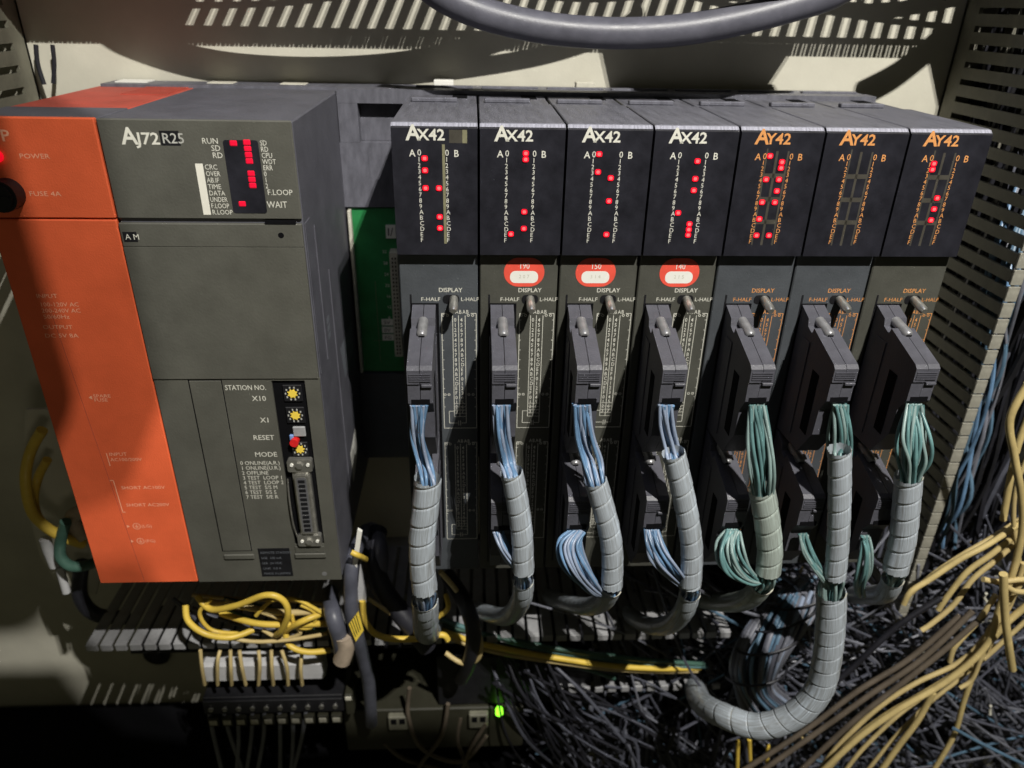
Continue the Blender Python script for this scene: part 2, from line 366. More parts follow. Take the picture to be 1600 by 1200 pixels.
for zc, rot in ((-128.3, .4), (-140.7, -.5), (-160.6, .9)):
    d = MB(); sz = 4.6 if zc > -150 else 4.1; X = 65.5
    d.box(X-sz, X+sz, .3, 1.4, zc-sz, zc+sz, M['black'], .3)
    for i in range(10):
        a = 2*math.pi*i/10; d.box(X+3.4*math.cos(a)-.35, X+3.4*math.cos(a)+.35, .2, .5, zc+3.4*math.sin(a)-.5, zc+3.4*math.sin(a)+.5, M['dimwhite'])
    o = d.build("dial_switch", aj)
    d = MB(); d.disc_cyl((X, zc), 2.0, -.1, .6, M['dyellow'], 8); 
    for i in range(8): a = rot+2*math.pi*i/8; d.box(X+2.2*math.cos(a)-.3, X+2.2*math.cos(a)+.3, 0, .5, zc+2.2*math.sin(a)-.3, zc+2.2*math.sin(a)+.3, M['dyellow'])
    d.build("dial", o)
b = MB(); b.box(63.2, 69.5, -.2, 1.3, -153, -147.2, M['duct_b'], .5); o = b.build("reset_switch", aj)
d = MB(); d.disc_cyl((63.7, -155.4), 2.2, -2.6, 1.2, M['rbtn'], 16); d.build("reset_button", o, 40)
d = MB(); d.box(61.2, 63.3, -.6, 1, -155.2, -151.8, M['bbtn'], .4); d.build("blue_stub", o)
# metal D connector
c = MB(); c.plate(rr(58.6, 71.2, -173, -165.8, 1.2), -2.2, 1.2, M['steel']); c.plate(rr(58.6, 71.2, -221.6, -214.4, 1.2), -2.2, 1.2, M['steel'])
c.plate([(60.4,-173),(69.6,-173),(69.6,-214.4),(60.4,-214.4)], -1.2, 1.2, M['steel']); o = c.build("metal_connector", aj)
d = MB(); d.plate(rr(61.6, 68.6, -212.5, -174.6, 1.5), -3.2, -1.1, M['steel']); d.plate(rr(62.5, 67.7, -211.3, -175.8, 1.2), -3.3, -3.1, M['duct_d']); d.build("shell", o)
d = MB()
for i in range(12): d.box(63.4, 66.8, -3.6, -3.2, -210.2+i*2.85, -208.6+i*2.85, M['black'])
d.build("contact_row", o)
for zc in (-168.8, -218.2):
    d = MB(); d.disc_cyl((64.9, zc), 1.9, -3.4, -2.1, M['steel'], 6); d.build("screw", o)
    for xx in (61, 69.2): d = MB(); d.disc_cyl((xx, zc+.2), .9, -2.7, -2.1, M['lab'], 10); d.build("rivet", o)
d = MB(); d.tube(cr([(57.6,-1,-178),(57.3,-2.2,-190),(57.5,-2.2,-206),(58.4,-1,-216)]), .45, M['steel'], 6); d.build("latch_wire", o, 60)
# stickers on the right flank
b = MB(); b.add([(W+.06,57,-130),(W+.06,64,-152),(W+.06,99,-149),(W+.06,101,-131)], [(0,1,2,3)], M['greylab']); b.build("grey_label", aj)
b = MB(); b.add([(W+.06,58,-200.5),(W+.06,59.5,-222.6),(W+.06,85,-213),(W+.06,80,-195)], [(0,1,2,3)], M['lab']); b.build("white_label", aj)
b = MB()
for i in range(3): b.box(W, W+.05, 30.5, 36, -104-i*4.4, -101-i*4.4, M['greylab'])
b.box(W, W+.5, 22, 23, -120, -50, M['grey_top']); b.box(W, W+.5, 46, 47, -240, -80, M['grey_top']); b.box(W, W+.4, 3, 14, -119, -44, M['grey_top'], .2); b.build("side_ribs", aj)
for x in (3.5, 44.5): b = MB(); b.box(0, 14.6, 0, 10, -.4, 1.4, M['beige'], .3); b.build("latch", aj, None, (x, 134, 0))

# ------------------------------------------------------------------ base unit with the open slot
bu = thing("base_unit", (0, 112, 0), "grey base unit with an open slot showing a green circuit board", "base unit")
b = MB(); b.box(-171, 264, 0, 33, -63.5, -27, M['cap']); b.box(-171, 264, 12, 33, -26.9, 1, M['cap']); b.box(-39.9, -29, 0, 12, -26.9, -6, M['cap']); b.box(-29, 264, 8, 11.9, -26.8, -7, M['cap']); b.box(-39.9, 264, 0, 11.95, -5.9, 1.4, M['cap'])
b.box(-171, 264, 6, 33, -173, -63.6, M['grey_top']); b.box(-171, 264, 0, 33, -238, -173.1, M['mod_blue']); b.build("housing", bu)
b = MB(); b.box(-38.6, -.4, 2, 4, -172, -64.5, M['pcb']); pc = b.build("circuit_board", bu)
b = MB(); b.box(-17.5, -11.6, .9, 2, -82.5, -74.5, M['lab']); b.text("I/", -16.8, -81, .85, 5, M['black']); b.build("slot_label", pc)
for i, s in enumerate(("5V","0V","FG")):
    d = MB(); d.box(-23.6, -16.5, 1.6, 2, -139.4-i*5.2, -135.2-i*5.2, M['lab']); d.text(s, -22.4, -138.6-i*5.2, 1.55, 2.4, M['black'], sx=1.1); d.build("terminal_label", pc)
b = MB()
for i in range(9): b.text(str(32-4*i), -20.5+.2*i, -92-i*7.2, 1.9, 1.9, M['lab'])
b.line(-26, -110, -26, -165, 1.9, .3, M['lens']); b.line(-30, -150, -19, -150, 1.9, .3, M['lens']); b.build("board_print", pc)
b = MB(); b.box(-15.5, -10.5, -6, 2, -158, -89, M['beige'], .4); so = b.build("socket", bu)
d = MB()
for i in range(26): d.box(-14.2, -13.4, -6.3, -6, -156+i*2.5, -154.8+i*2.5, M['void']); d.box(-12.4, -11.6, -6.3, -6, -156+i*2.5, -154.8+i*2.5, M['void'])
d.build("contact_holes", so)
b = MB(); b.box(-38.9, -37, -3, 1.9, -171, -65, M['beige'], .3); b.build("edge_rail", bu)
for x, y in ((-7.2, 6), (31, 2)): b = MB(); b.box(-1.9, 1.9, 0, 3.6, 1.38, 1.5, M['void']); b.build("screw_hole", bu, None, (x, y, 0))

# ------------------------------------------------------------------ seven plug in modules
A, B_ = 0, 1
LIT = [[(A,1),(A,3),(A,6),(B_,6),(B_,11),(B_,13)], [(B_,0),(B_,1),(B_,10),(B_,13),(A,14)], [(A,0),(A,3),(B_,4),(B_,8),(B_,14)],
       [(B_,1),(B_,4),(B_,6),(A,10),(B_,12),(B_,13),(B_,14)], [(A,0),(B_,1),(B_,2),(A,4),(B_,4),(B_,6),(A,8),(B_,8),(A,11),(A,14),(B_,14)], [], [(A,1),(A,2),(B_,7),(B_,9),(B_,11)]]
LBL = ["bluish grey module with white lettering and no sticker beside the green circuit board",
       "grey module with a red oval sticker, nearest the green circuit board",
       "grey module with a red oval sticker, middle of the three stickered ones",
       "grey module with a red oval sticker beside the first orange lettered module",
       "orange lettered module whose display has the most red lights lit",
       "orange lettered module whose display has no red lights lit",
       "orange lettered module at the right end of the rack beside the slotted duct"]
HX = [6.0, 5.5, 5.0, 5.3, 7.2, 7.3, 7.1]
SD = 4.6
lm = MB(); lm.plate(rr(-1.3, 1.3, -1.15, 1.15, .75, 4), -.3, .2, M['led']); lm.plate(rr(-.75, .75, -.7, .7, .45, 3), -.42, -.29, M['led_core']); led_me = lm.mesh("status_light")
cache = {}
def shared(key, fn, smooth=None):
    if key not in cache: cache[key] = fn().mesh(key[0], smooth)
    return cache[key]
def body_mb(mk):
    b = MB(); mt = M[mk]
    b.box(.5, 37, SD, 60, -245.5, -57.6, mt, .5); b.box(.6, 36.9, 14, 135, -244, -1.2, mt, .4); return b
def cover_mb():
    b = MB(); w0, w1 = .55, 36.95
    b.prism([(0,-57.2),(0,-2.3),(2.4,-.75),(14.02,-.75),(14.02,-57.2)], w0, w1, M['cover'])
    return b
def cap_mb():
    b = MB(); w0, w1 = .5, 37
    b.prism([(.3,-2.25),(2.5,-.4),(3.2,-.5)], w0, w1, M['edge']); b.box(w0, w1, 2.9, 70, -1.8, -.15, M['cap'], .4)
    b.box(w0+.3, w1-.3, 70, 142, -1.9, -.9, M['cap'], .3); b.box(w0+3, w1-10, 78, 82, -.9, 1.2, M['cap'], .4); b.box(w0+2, w1-2, 128, 132, -.9, 2.2, M['cap'], .4); b.box(24, 32, 96, 122, -.95, -.7, M['void']); return b
def columns_mb(mk):
    b = MB(); ds = "0123456789ABCDEF"
    for x in (11.3, 23.1):
        for i, ch in enumerate(ds): b.text(ch, x, -13.5-2.52*i, -.05, 2.6 if i == 0 else 2.0, M[mk], sx=.95)
    b.text("A", 7.9, -13.9, -.05, 2.9, M[mk], sx=.95, bold=.012); b.text("B", 26.8, -13.9, -.05, 2.9, M[mk], sx=.95, bold=.012); return b
def title_mb(s, mk):
    b = MB(); b.text("A", 6.9, -7.1, -.05, 6.2, M[mk], sx=.98, bold=.035); b.text(s, 11.6, -7.1, -.05, 4.5, M[mk], sx=1.06, bold=.03); return b
def diagram_mb(mk):
    b = MB(); y = SD-.05; mt = M[mk]
    for (zt, zb) in ((-87.6, -151.2), (-159.9, -223.3)):
        xl, xr = 19.6, 36.2
        for q in ((xl,zt,xl,zb),(xr,zt,xr,zb),(xl,zb,xr,zb),(xl,zt,xl+2.6,zt),(xr-2.6,zt,xr,zt)): b.line(*q, y, .3, mt)
        xs = (24.9, 27.7, 30.9)
        for x in xs: b.line(x, zt-1, x, zb+6.8, y, .28, mt)
        for i in range(20):
            zz = zt-3.4-i*2.65
            b.text("%X" % (i % 16), 25.5, zz-.9, y, 1.95, mt, sx=.85, bold=.01); b.text("%X" % ((i+4) % 16), 28.5, zz-.9, y, 1.95, mt, sx=.85, bold=.01)
            if i % 2 == 0: b.line(xl, zz, xl+.9, zz, y, .25, mt); b.line(xr-.9, zz, xr, zz, y, .25, mt)
        for x in (20.4, 22.4, 32.4, 34.5): 
            for z_ in (zt-1, zb+19.6):
                for k in range(6):
                    a0, a1 = k*math.pi/3, (k+1)*math.pi/3
                    b.line(x+.6*math.cos(a0), z_+.6*math.sin(a0), x+.6*math.cos(a1), z_+.6*math.sin(a1), y, .28, mt)
        for i in range(5): b.line(24.9, zb+6.8+i*1.9, 30.9, zb+6.8+i*1.9, y, .22, mt)
        for q in ((22.3,zb+10,24.9,zb+10),(22.3,zb+10,22.3,zb+3),(22.3,zb+3,26.6,zb+3),(27,zb+4.4,27,zb+1.6),(28,zb+4.4,28,zb+1.6),(28.4,zb+3,30.9,zb+3),(30.9,zb+3,30.9,zb+6.8)): b.line(*q, y, .28, mt)
        for k in range(4): b.text("AB"[k % 2], 26.2+k*1.7, zt-.2, y, 2.0, mt, sx=.8)
    b.text("DISPLAY", 24.1, -76.8, y, 2.1, mt, align='CENTER', sx=1.0, bold=.01)
    b.text("F-HALF", 19.3, -81.3, y, 1.9, mt, align='RIGHT', sx=1.08); b.text("L-HALF", 28.9, -81.3, y, 1.9, mt, sx=1.0); return b
modules = []
for i in range(7):
    ay = i >= 4
    t = thing("output_module" if ay else "input_module", (37.5*i, 0, 0), LBL[i], "module", "plug in modules of the rack"); modules.append(t)
    mk = ('mod_blue','mod_olive','mod_olive','mod_olive','mod_blue','mod_blue','mod_olive')[i]; ink = 'amber' if ay else 'white'
    put("body", shared(("body", mk), lambda: body_mb(mk)), t)
    cv = put("display_cover", shared(("display_cover",), cover_mb), t)
    put("cap", shared(("cap",), cap_mb), t)
    put("lettering", shared(("lettering", ay), lambda: title_mb("Y42" if ay else "X42", ink)), t)
    put("number_columns", shared(("number_columns", ay), lambda: columns_mb(ink)), t)
    put("wiring_diagram", shared(("wiring_diagram", ay), lambda: diagram_mb(ink)), t)
    for c_, r_ in LIT[i]: put("status_light", led_me, cv, ((14.4, 20.2)[c_] - (.7 if i == 6 else 0), -.05, -12.1-2.52*r_))
    if i == 0:
        b = MB(); b.box(21.9, 23.1, -.04, .1, -52, -8.8, M['lens']); b.build("olive_strip", cv)
        b = MB(); b.box(25, 32.5, -.03, .1, -8.2, -2.8, M['dimamber']); b.box(30.6, 32.6, -.04, .1, -8.2, -2.8, M['lens']); b.build("board_edge", cv)
    if i in (4, 5, 6):
        def lad():
            b = MB(); q = M['dimamber']; b.box(16.9, 18, -.03, .1, -52, -10, q); b.box(22, 22.8, -.03, .1, -52, -10, q); b.box(12.6, 13.3, -.03, .1, -52, -9, q)
            for z_ in (-20.6, -30.9, -41.2): b.box(13.3, 22, -.03, .1, z_-1, z_+1, q)
            return b
        put("board_trace", shared(("board_trace",), lad), cv)
    if i in (1, 2, 3):
        x = (11.7, 7.9, 10.3)[i-1]
        b = MB(); b.plate(rr(x, x+19, -74, -59.9, 6.9, 8), SD-.12, SD-.01, M['stick']); st = b.build("sticker", t)
        b = MB(); b.plate(rr(x+2.9, x+16.1, -72.2, -66.3, 2.6, 6), SD-.16, SD-.11, M['lab'])
        b.text(("190","150","140")[i-1], x+9.5, -65.2, SD-.17, 2.8, M['lab'], align='CENTER', sx=.85); b.text(("2 0 7","3 1 4","2 1 5")[i-1], x+9.5, -69.8, SD-.18, 1.7, M['beige'], align='CENTER'); b.build("white_field", st)
    def sw():
        b = MB(); b.plate(rr(20.4, 28.2, -82.6, -78.2, 1.9), SD-.2, SD+.1, M['black']); return b
    s_ = put("slide_switch", shared(("slide_switch",), sw), t)
    def tg():
        b = MB(); b.tube([(0,SD,0),(0,SD-4,-.6),(0,SD-9.5,-1.6),(0,SD-11,-1.9)], lambda q: 2.1 if q < .9 else 1.3, M['steel'], 10); return b
    put("toggle", shared(("toggle",), tg, 50), s_, ((25.6,24.4,24.6,24.8,25.4,25.2,24.9)[i], 0, -80.3))
    def sk():
        b = MB()
        for z_ in (0, -70): b.box(-.6, 12.4, SD-.35, SD+.1, -152+z_, -82.4+z_, M['void'])
        b.box(-1, -.2, SD-.3, SD, -240, -78, M['black']); return b
    put("socket", shared(("socket",), sk), t, (HX[i], 0, 0))
    if i == 0:
        b = MB(); b.box(12.5, 23.8, 0, 8, -1, 2.6, M['lab'], .3); b.build("latch", t, None, (0, 133, 2))
    if i == 2:
        b = MB(); b.box(20, 31, 0, 8, -1, 2.6, M['beige'], .3); b.build("latch", t, None, (0, 133, 2))

# ------------------------------------------------------------------ connectors with wires and spiral wrapped cables
def hood_mb():
    b = MB()
    pr = [(SD-.4,-83),(-5.2,-86.2),(-6.2,-89.8),(-11.6,-91.4),(-12.6,-88.2),(-37.6,-95.1),(-39.4,-96.6),(-39.4,-103.2),(-38.7,-103.6),(-38.7,-113),(-34,-120),(-33,-134),(-22,-150),(SD-.4,-152)]
    b.prism(pr, 0, 5.35, M['hood']); b.prism([(y+(.25 if y < 0 else 0), z) for y, z in pr], 5.65, 11, M['hood'])
    b.prism([(y+.9 if y < 5 else y, z-.7 if z > -120 else z+.7) for y, z in pr], 5.3, 5.7, M['void'])
    b.box(6.1, 10.8, -39.9, -38.6, -104.6, -103.3, M['hood'], .2)
    b.box(1.4, 9.6, -38.9, -36, -113.5, -111, M['void'])
    b.box(-.2, .1, -27, -20, -138, -106, M['void']); b.box(10.9, 11.2, -27, -20, -138, -106, M['void']); b.box(-.5, 0, -12, -3, -146, -96, M['hood'], .2); b.box(11, 11.5, -12, -3, -146, -96, M['hood'], .2)
    for k in range(4): b.box(.8, 10.2, -39.75, -39.3, -98.6-k*1.05, -98.1-k*1.05, M['hood'])
    return b
hood_me = hood_mb().mesh("plug_hood")
sm_ = MB(); sm_.box(4.2, 6.8, -18.9, -18.3, -89.7, -89.1, M['void']); sm_.tube([(5.5,-5,-87.6),(5.5,-13,-88.6),(5.5,-17.5,-89.2),(5.5,-18.6,-89.4)], lambda q: 2.4 if q < .7 else 1.5, M['screw'], 12); 
screw_me = sm_.mesh("screw", 50)
def wires(parent, ways, n, mats, r=.95, seed=0, flat=True):
    """n separate wires through (x, y, z, spread) way-points; each keeps its own place in the bundle."""
    rnd = random.Random(seed)
    for j in range(n):
        cols = max(3, n//2); u = ((j % cols)+.5)/cols*2-1; v = -1 if j < cols else 1
        ang = rnd.uniform(0, 6.28); rad = math.sqrt(rnd.uniform(.05, 1)); pts = []
        for k, (x, y, z, s) in enumerate(ways):
            s *= 1.12 if k else 1
            f = min(1, k/1.0)
            ax = u*(1-f*.35) + f*.35*rad*math.cos(ang+k*.5); ay_ = v*.35*(1-f) + f*rad*math.sin(ang+k*.35)
            pts.append((x+ax*s+rnd.uniform(-.12,.12)*s, y+ay_*s*.7+rnd.uniform(-.1,.1)*s, z+rnd.uniform(-.06,.06)*s))
        b = MB(); b.tube(cr(pts, 7), r, mats[j % len(mats)], 7); b.build("wire", parent, 60)
def wrap(parent, pts, r, mt='wrap', name="spiral_wrap", pitch=10.2, ph=0):
    b = MB(); b.helix(cr(pts, 24), r, M[mt], M['wrap_e'], pitch); return b.build(name, parent, 50)
CB = [
 dict(w=[(10.7,-38,-113.8),(10.1,-38,-129.7),(12.3,-38,-143.5),(14.2,-45,-149.3),(13.3,-45,-160)], s=(3.6,4.2,4.6,4.4,4), p=[[(14,-45,-147.6),(12.3,-45,-163.7),(10.1,-45,-182.3),(9.5,-45,-200),(10.2,-45,-215.1)], [(9.8,-42,-222.9),(9,-34,-241.9),(7.2,-15,-272.6),(6.1,25,-313.2),(6.4,70,-343.5)]], r=(5.9,6.4), m=('blue2','blue'), lab="grey spiral wrapped cable plugged in above, beside the green circuit board"),
 dict(w=[(47.1,-38,-114.1),(48.1,-38,-130),(50.1,-38,-143.9),(51.9,-45,-148.1),(53.3,-45,-158.8)], s=(3.6,4.2,4.2,4,3.6), p=[[(51.9,-45,-144.6),(54.8,-45,-160.6),(57.4,-45,-179.4),(58.8,-45,-199),(59,-45,-204.3)], [(59.3,-42,-211.9),(59.3,-34,-232.1),(55.3,-10,-266.6),(48,20,-296.8),(33.8,70,-338.1),(23.7,110,-369.7)]], r=(4.9,5.0), m=('blue2','blue'), lab="grey spiral wrapped cable hanging from the first stickered module"),
 dict(w=[(82.9,-38,-114.3),(85.1,-38,-130.4),(89,-38,-144.3),(90.9,-45,-152.1),(93.5,-45,-163.1)], s=(3.6,4.6,4.9,4.6,4), p=[[(90.7,-45,-149.6),(95.4,-45,-164.9),(99.7,-45,-180.1),(102.5,-45,-195.9),(103.7,-45,-214.4)], [(104.9,-40,-219.8),(104.2,-26,-243),(100.1,0,-271.5),(92.8,40,-305.2),(85.9,90,-346.1)]], r=(5.0,4.9), m=('blue','blue2'), lab="grey spiral wrapped cable hanging from the middle stickered module"),
 dict(w=[(121.2,-38,-114.6),(123.4,-38,-125.6),(126.9,-38,-137.7),(127.4,-45,-143.7),(130.8,-45,-154.5)], s=(3.4,3.8,4.2,4,3.8), p=[[(125.5,-45,-135),(131.7,-45,-154.5),(137.1,-45,-173.1),(141.6,-45,-192.7),(143.8,-45,-214.9)], [(145.5,-42,-221.9),(146.5,-34,-243.3),(148.1,-10,-277.1),(145.7,25,-312.1),(142.1,70,-344)]], r=(5.0,5.0), m=('blue2','blue'), lab="grey spiral wrapped cable hanging from the stickered module next to orange lettering"),
 dict(w=[(163.3,-38,-114.9),(165.7,-44,-130.9),(167.9,-46,-145.3),(170.5,-45,-158.7),(173.4,-45,-169.9)], s=(3.6,6.6,6.2,4.6,4), p=[[(170,-45,-155.7),(175.7,-45,-173.7),(180.8,-45,-193.4),(182.2,-45,-206.9)], [(182.6,-42,-217.6),(183.7,-28,-240.8),(189,10,-280.2),(190.5,60,-324.2)]], r=(5.7,5.2), m=('teal','teal2'), lab="greenish spiral wrapped cable with a bulging teal bunch of wires"),
 dict(w=[(201.7,-38,-115.1),(204.2,-38,-126.3),(206.9,-38,-138.5),(205.2,-45,-144.6),(207.6,-45,-155.5)], s=(3.4,4.6,4.6,4,3.8), p=[[(202.8,-45,-134.1),(208.4,-45,-159.2),(213.8,-45,-186.1),(217.8,-45,-211.5)], [(218.3,-44,-220.9),(222.2,-44,-240),(226.7,-44,-270.6),(227,-44,-295.5),(218.1,-42,-317.5),(202.3,-36,-333.8),(187.5,-20,-343.6),(185.5,10,-368.3),(195.3,50,-397.9)]], r=(4.9,7.0), m=('teal2','teal'), lab="longest grey spiral wrapped cable curling down to the duct below the rack"),
 dict(w=[(237.2,-38,-115.3),(237.4,-44,-128.1),(238.7,-46,-139.1),(240.8,-45,-150.5),(242.5,-45,-161.5)], s=(3.4,7,6.6,4.8,4.2), p=[[(239.6,-45,-149.4),(243.1,-45,-167.2),(246.9,-45,-188.7),(248.1,-45,-207.1)], [(250.7,-42,-214.9),(255.4,-34,-232.4),(265.1,-10,-257.2),(282.2,30,-294.9)]], r=(5.8,5.0), m=('teal','teal2'), lab="grey spiral wrapped cable of the module at the right end of the rack"),
]
LOWW = [
 ([(13.3,-38,-186.1),(12.7,-34,-199.3),(11.3,-38,-208.1),(9.9,-42,-219.1)], (2.5,2.6,2.6,3)),
 ([(46.3,-38,-185.5),(48.5,-41,-190.2),(53.3,-43,-198.6),(59.2,-42,-207.7),(59.8,-38,-219.7)], (2.6,3.4,3.4,2.8,2.6)),
 ([(86.6,-38,-184.6),(82.2,-43,-189.2),(85.6,-46,-200.7),(95.8,-43,-218.1),(104.3,-40,-224.5)], (3.2,6,7.6,5,3)),
 ([(122.3,-38,-185.2),(123.3,-42,-190.8),(127.6,-45,-198.4),(137.8,-43,-212.7),(145.3,-41,-221.1)], (3.2,5,6.2,4.4,3.2)),
 ([(163.5,-38,-186),(160,-44,-191.8),(163.1,-47,-201.5),(173.9,-45,-211.8),(182.3,-42,-212.5)], (3.4,6.6,7.6,5.4,4)),
 ([(199.6,-38,-189.4),(202.3,-41,-197.2),(207.5,-43,-205.9),(214.3,-43,-214.5),(220.4,-41,-222.9)], (2.2,3,3.6,3.4,3)),
 ([(232,-38,-191.2),(233.5,-40,-198.6),(235.2,-40,-211.2),(238.1,-36,-224.3),(248.1,-25,-242.8)], (2.2,3,3.6,3,2.4)),
]
LOWLAB = ["lower connector plug hidden behind the cable beside the green board", "lower connector plug with a thin twist of blue wires",
  "lower connector plug with a fanned tuft of blue wires", "lower connector plug with slanting blue wires, nearest the orange lettered modules",
  "lower connector plug with a fat fan of teal wires", "lower connector plug with a slim slanting bunch of teal wires", "lower connector plug with a hanging teal wire loop at the right end"]
for i, c in enumerate(CB):
    t = thing("cable_harness", (0, 0, 0), c['lab'], "cable", "wired cables plugged into the modules")
    h = put("plug_hood", hood_me, t, (37.5*i+HX[i], 0, 0)); put("screw", screw_me, h)
    wires(t, [(*p, s) for p, s in zip(c['w'], c['s'])], 19 if i in (4,6) else 16, [M[k] for k in c['m']], .85, 31+i)
    mt = 'wrap_g' if i == 4 else 'wrap'
    for k, pts in enumerate(c['p']): wrap(t, pts, c['r'][k]*1.08, mt, pitch=(11,9.6,9.8,9.8,10.5,10.2,10)[i])
    a, b_ = c['p'][0][-1], c['p'][1][0]; a0 = c['p'][0][-2]; b1 = c['p'][1][1]
    wires(t, [(*a0, c['r'][0]*.7), (*a, c['r'][0]*.8), (*b_, c['r'][1]*.8), (*b1, c['r'][1]*.6)], 20, [M[k] for k in c['m']], .9, 77+i)
    lo = thing("connector_plug", (0, 0, 0), LOWLAB[i], "connector", "lower connector plugs of the modules")
    h = put("plug_hood", hood_me, lo, (37.5*i+HX[i], 0, -70)); put("screw", screw_me, h)
    wires(lo, [(*p, s) for p, s in zip(*LOWW[i])], (8,9,24,22,24,11,9)[i], [M[k] for k in c['m']], .82, 131+i)

# ------------------------------------------------------------------ ducts
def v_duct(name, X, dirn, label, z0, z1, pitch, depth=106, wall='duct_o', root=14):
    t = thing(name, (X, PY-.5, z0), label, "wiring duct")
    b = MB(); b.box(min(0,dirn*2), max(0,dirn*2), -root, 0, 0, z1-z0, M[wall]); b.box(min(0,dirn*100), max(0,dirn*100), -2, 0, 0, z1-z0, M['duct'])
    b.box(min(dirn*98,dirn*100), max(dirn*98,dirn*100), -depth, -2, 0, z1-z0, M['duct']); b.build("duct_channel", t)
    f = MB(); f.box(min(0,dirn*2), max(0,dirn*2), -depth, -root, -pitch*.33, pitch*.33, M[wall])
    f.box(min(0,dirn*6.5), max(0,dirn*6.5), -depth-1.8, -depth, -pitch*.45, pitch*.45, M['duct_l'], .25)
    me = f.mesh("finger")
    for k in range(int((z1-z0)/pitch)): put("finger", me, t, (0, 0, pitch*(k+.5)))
    return t
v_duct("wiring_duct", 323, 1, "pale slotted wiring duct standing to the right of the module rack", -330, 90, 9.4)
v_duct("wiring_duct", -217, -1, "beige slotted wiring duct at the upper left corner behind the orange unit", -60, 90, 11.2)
b = MB(); rnd = random.Random(14)
for k in range(150):
    x = rnd.uniform(328, 470); y_ = rnd.uniform(60, 138); b.tube(cr([(x+rnd.uniform(-9,9), y_+rnd.uniform(-9,9), z_) for z_ in (90, 10, -70, -150, -230, -300)], 4), rnd.choice((1.0,1.5,2.2)), M[rnd.choice(('dark','dark','dark','black','navy'))], 5)
tag(b.build("duct_wires", None, 60), "black wires packed inside the tall right duct", "wires", None, "stuff")
hd = thing("wiring_duct", (0, PY-.5, -335), "grey slotted wiring duct running level below the rack with wires laid in it", "wiring duct")
b = MB(); b.box(-222, 215, -12, 0, -2, 0, M['duct_b']); b.box(-222, 215, -2, 0, -58, -2.01, M['duct_b']); b.box(-222, 215, -60, -12, -58, -56, M['black']); b.build("duct_channel", hd)  # duct floor made black to paint in the shade below the tips
f = MB(); f.box(-3.7, 3.7, -105, -12, -1.8, 0, M['duct_b'], .3); f.box(-3.7, 3.7, -107.2, -105, -5.5, 0, M['duct_b'], .4); fme = f.mesh("finger")
f = MB(); f.box(-2.6, 2.6, -105, -12, -56, -54, M['duct_b'], .3); f.box(-2.9, 2.9, -107.2, -105, -56, -51, M['duct_b'], .4); fme2 = f.mesh("finger")
for k in range(46): put("finger", fme, hd, (-217+9.4*k, 0, 0))
for k in range(14): put("finger", fme2, hd, (85+9.4*k, 0, 0))

# ------------------------------------------------------------------ terminal block under the large grey module
tb = thing("terminal_block", (-150, 30, -390), "black ten pole terminal block with a pale marker strip and yellow wires", "terminal block")
b = MB(); b.box(0, 94, 2, 40, -4, 12, M['black'], .6); b.box(0, 94, 0, 2, -2, 10.5, M['black'], .4); b.build("housing", tb)
b = MB(); b.box(4, 84, 1, 14, 27, 44, M['strip'], 2.0); b.build("marker_strip", tb)
pm = MB(); pm.box(-3.6, 3.6, -1.2, 2, -13, -4.6, M['olive'], .5); pm.box(-2.6, 2.6, -1.6, -1.1, -11, -6.6, M['beige'], .3); pme = pm.mesh("pole")
sm2 = MB(); sm2.disc_cyl((0, 3.4), 1.7, -1.0, .2, M['steel'], 12); sm2.box(-1.5, 1.5, -1.15, -.9, 3.1, 3.7, M['void']); sme = sm2.mesh("screw")
for k in range(10):
    p_ = put("pole", pme, tb, (5+9.3*k, 0, 0)); put("screw", sme, p_)
b = MB(); b.box(95.5, 101, 0, 12, -6, 14, M['olive'], .8); b.box(96, 100.4, -.6, .2, 9, 12.4, M['beige'], .3); b.build("end_stop", tb)

YW = [("loops out of the duct at its left end", [(-142.7,25,-287.7),(-140.9,20,-296),(-131.7,18,-304.9),(-116.8,18,-308.5),(-104.6,25,-309.5)], 'yellow'),
 ("arches high over the duct fingers", [(-134.6,25,-281.2),(-125.6,20,-287),(-107.4,14,-278.6),(-87.9,10,-267.3),(-78.4,10,-271.5),(-76.8,10,-282.7),(-83.5,14,-299.5),(-89.1,20,-309.2)], 'yellow'),
 ("lies in the duct nearest the module", [(-124.8,30,-299.9),(-101.2,22,-301.2),(-77.8,22,-302.9),(-57.2,22,-302.4)], 'yellow'),
 ("runs pale along the duct", [(-133.1,30,-290.1),(-108.6,26,-291.1),(-85.1,24,-294.5),(-58.4,24,-294.2)], 'ochre'),
 ("crosses the duct obliquely", [(-89.9,28,-316.3),(-72.4,18,-296.9),(-59.7,24,-295.7)], 'yellow'),
 ("dips below the duct tips at its right end", [(-85.2,26,-311.6),(-83,22,-320.3),(-71.8,20,-324.6),(-57.7,22,-325.5)], 'yellow')]
for lab_, pts, mk in YW:
    b = MB(); b.tube(cr(pts, 8), 2.0, M[mk], 8); tag(b.build("yellow_wire", None, 60), "yellow wire under the large module that "+lab_, "wire", "yellow wires below the large grey module")
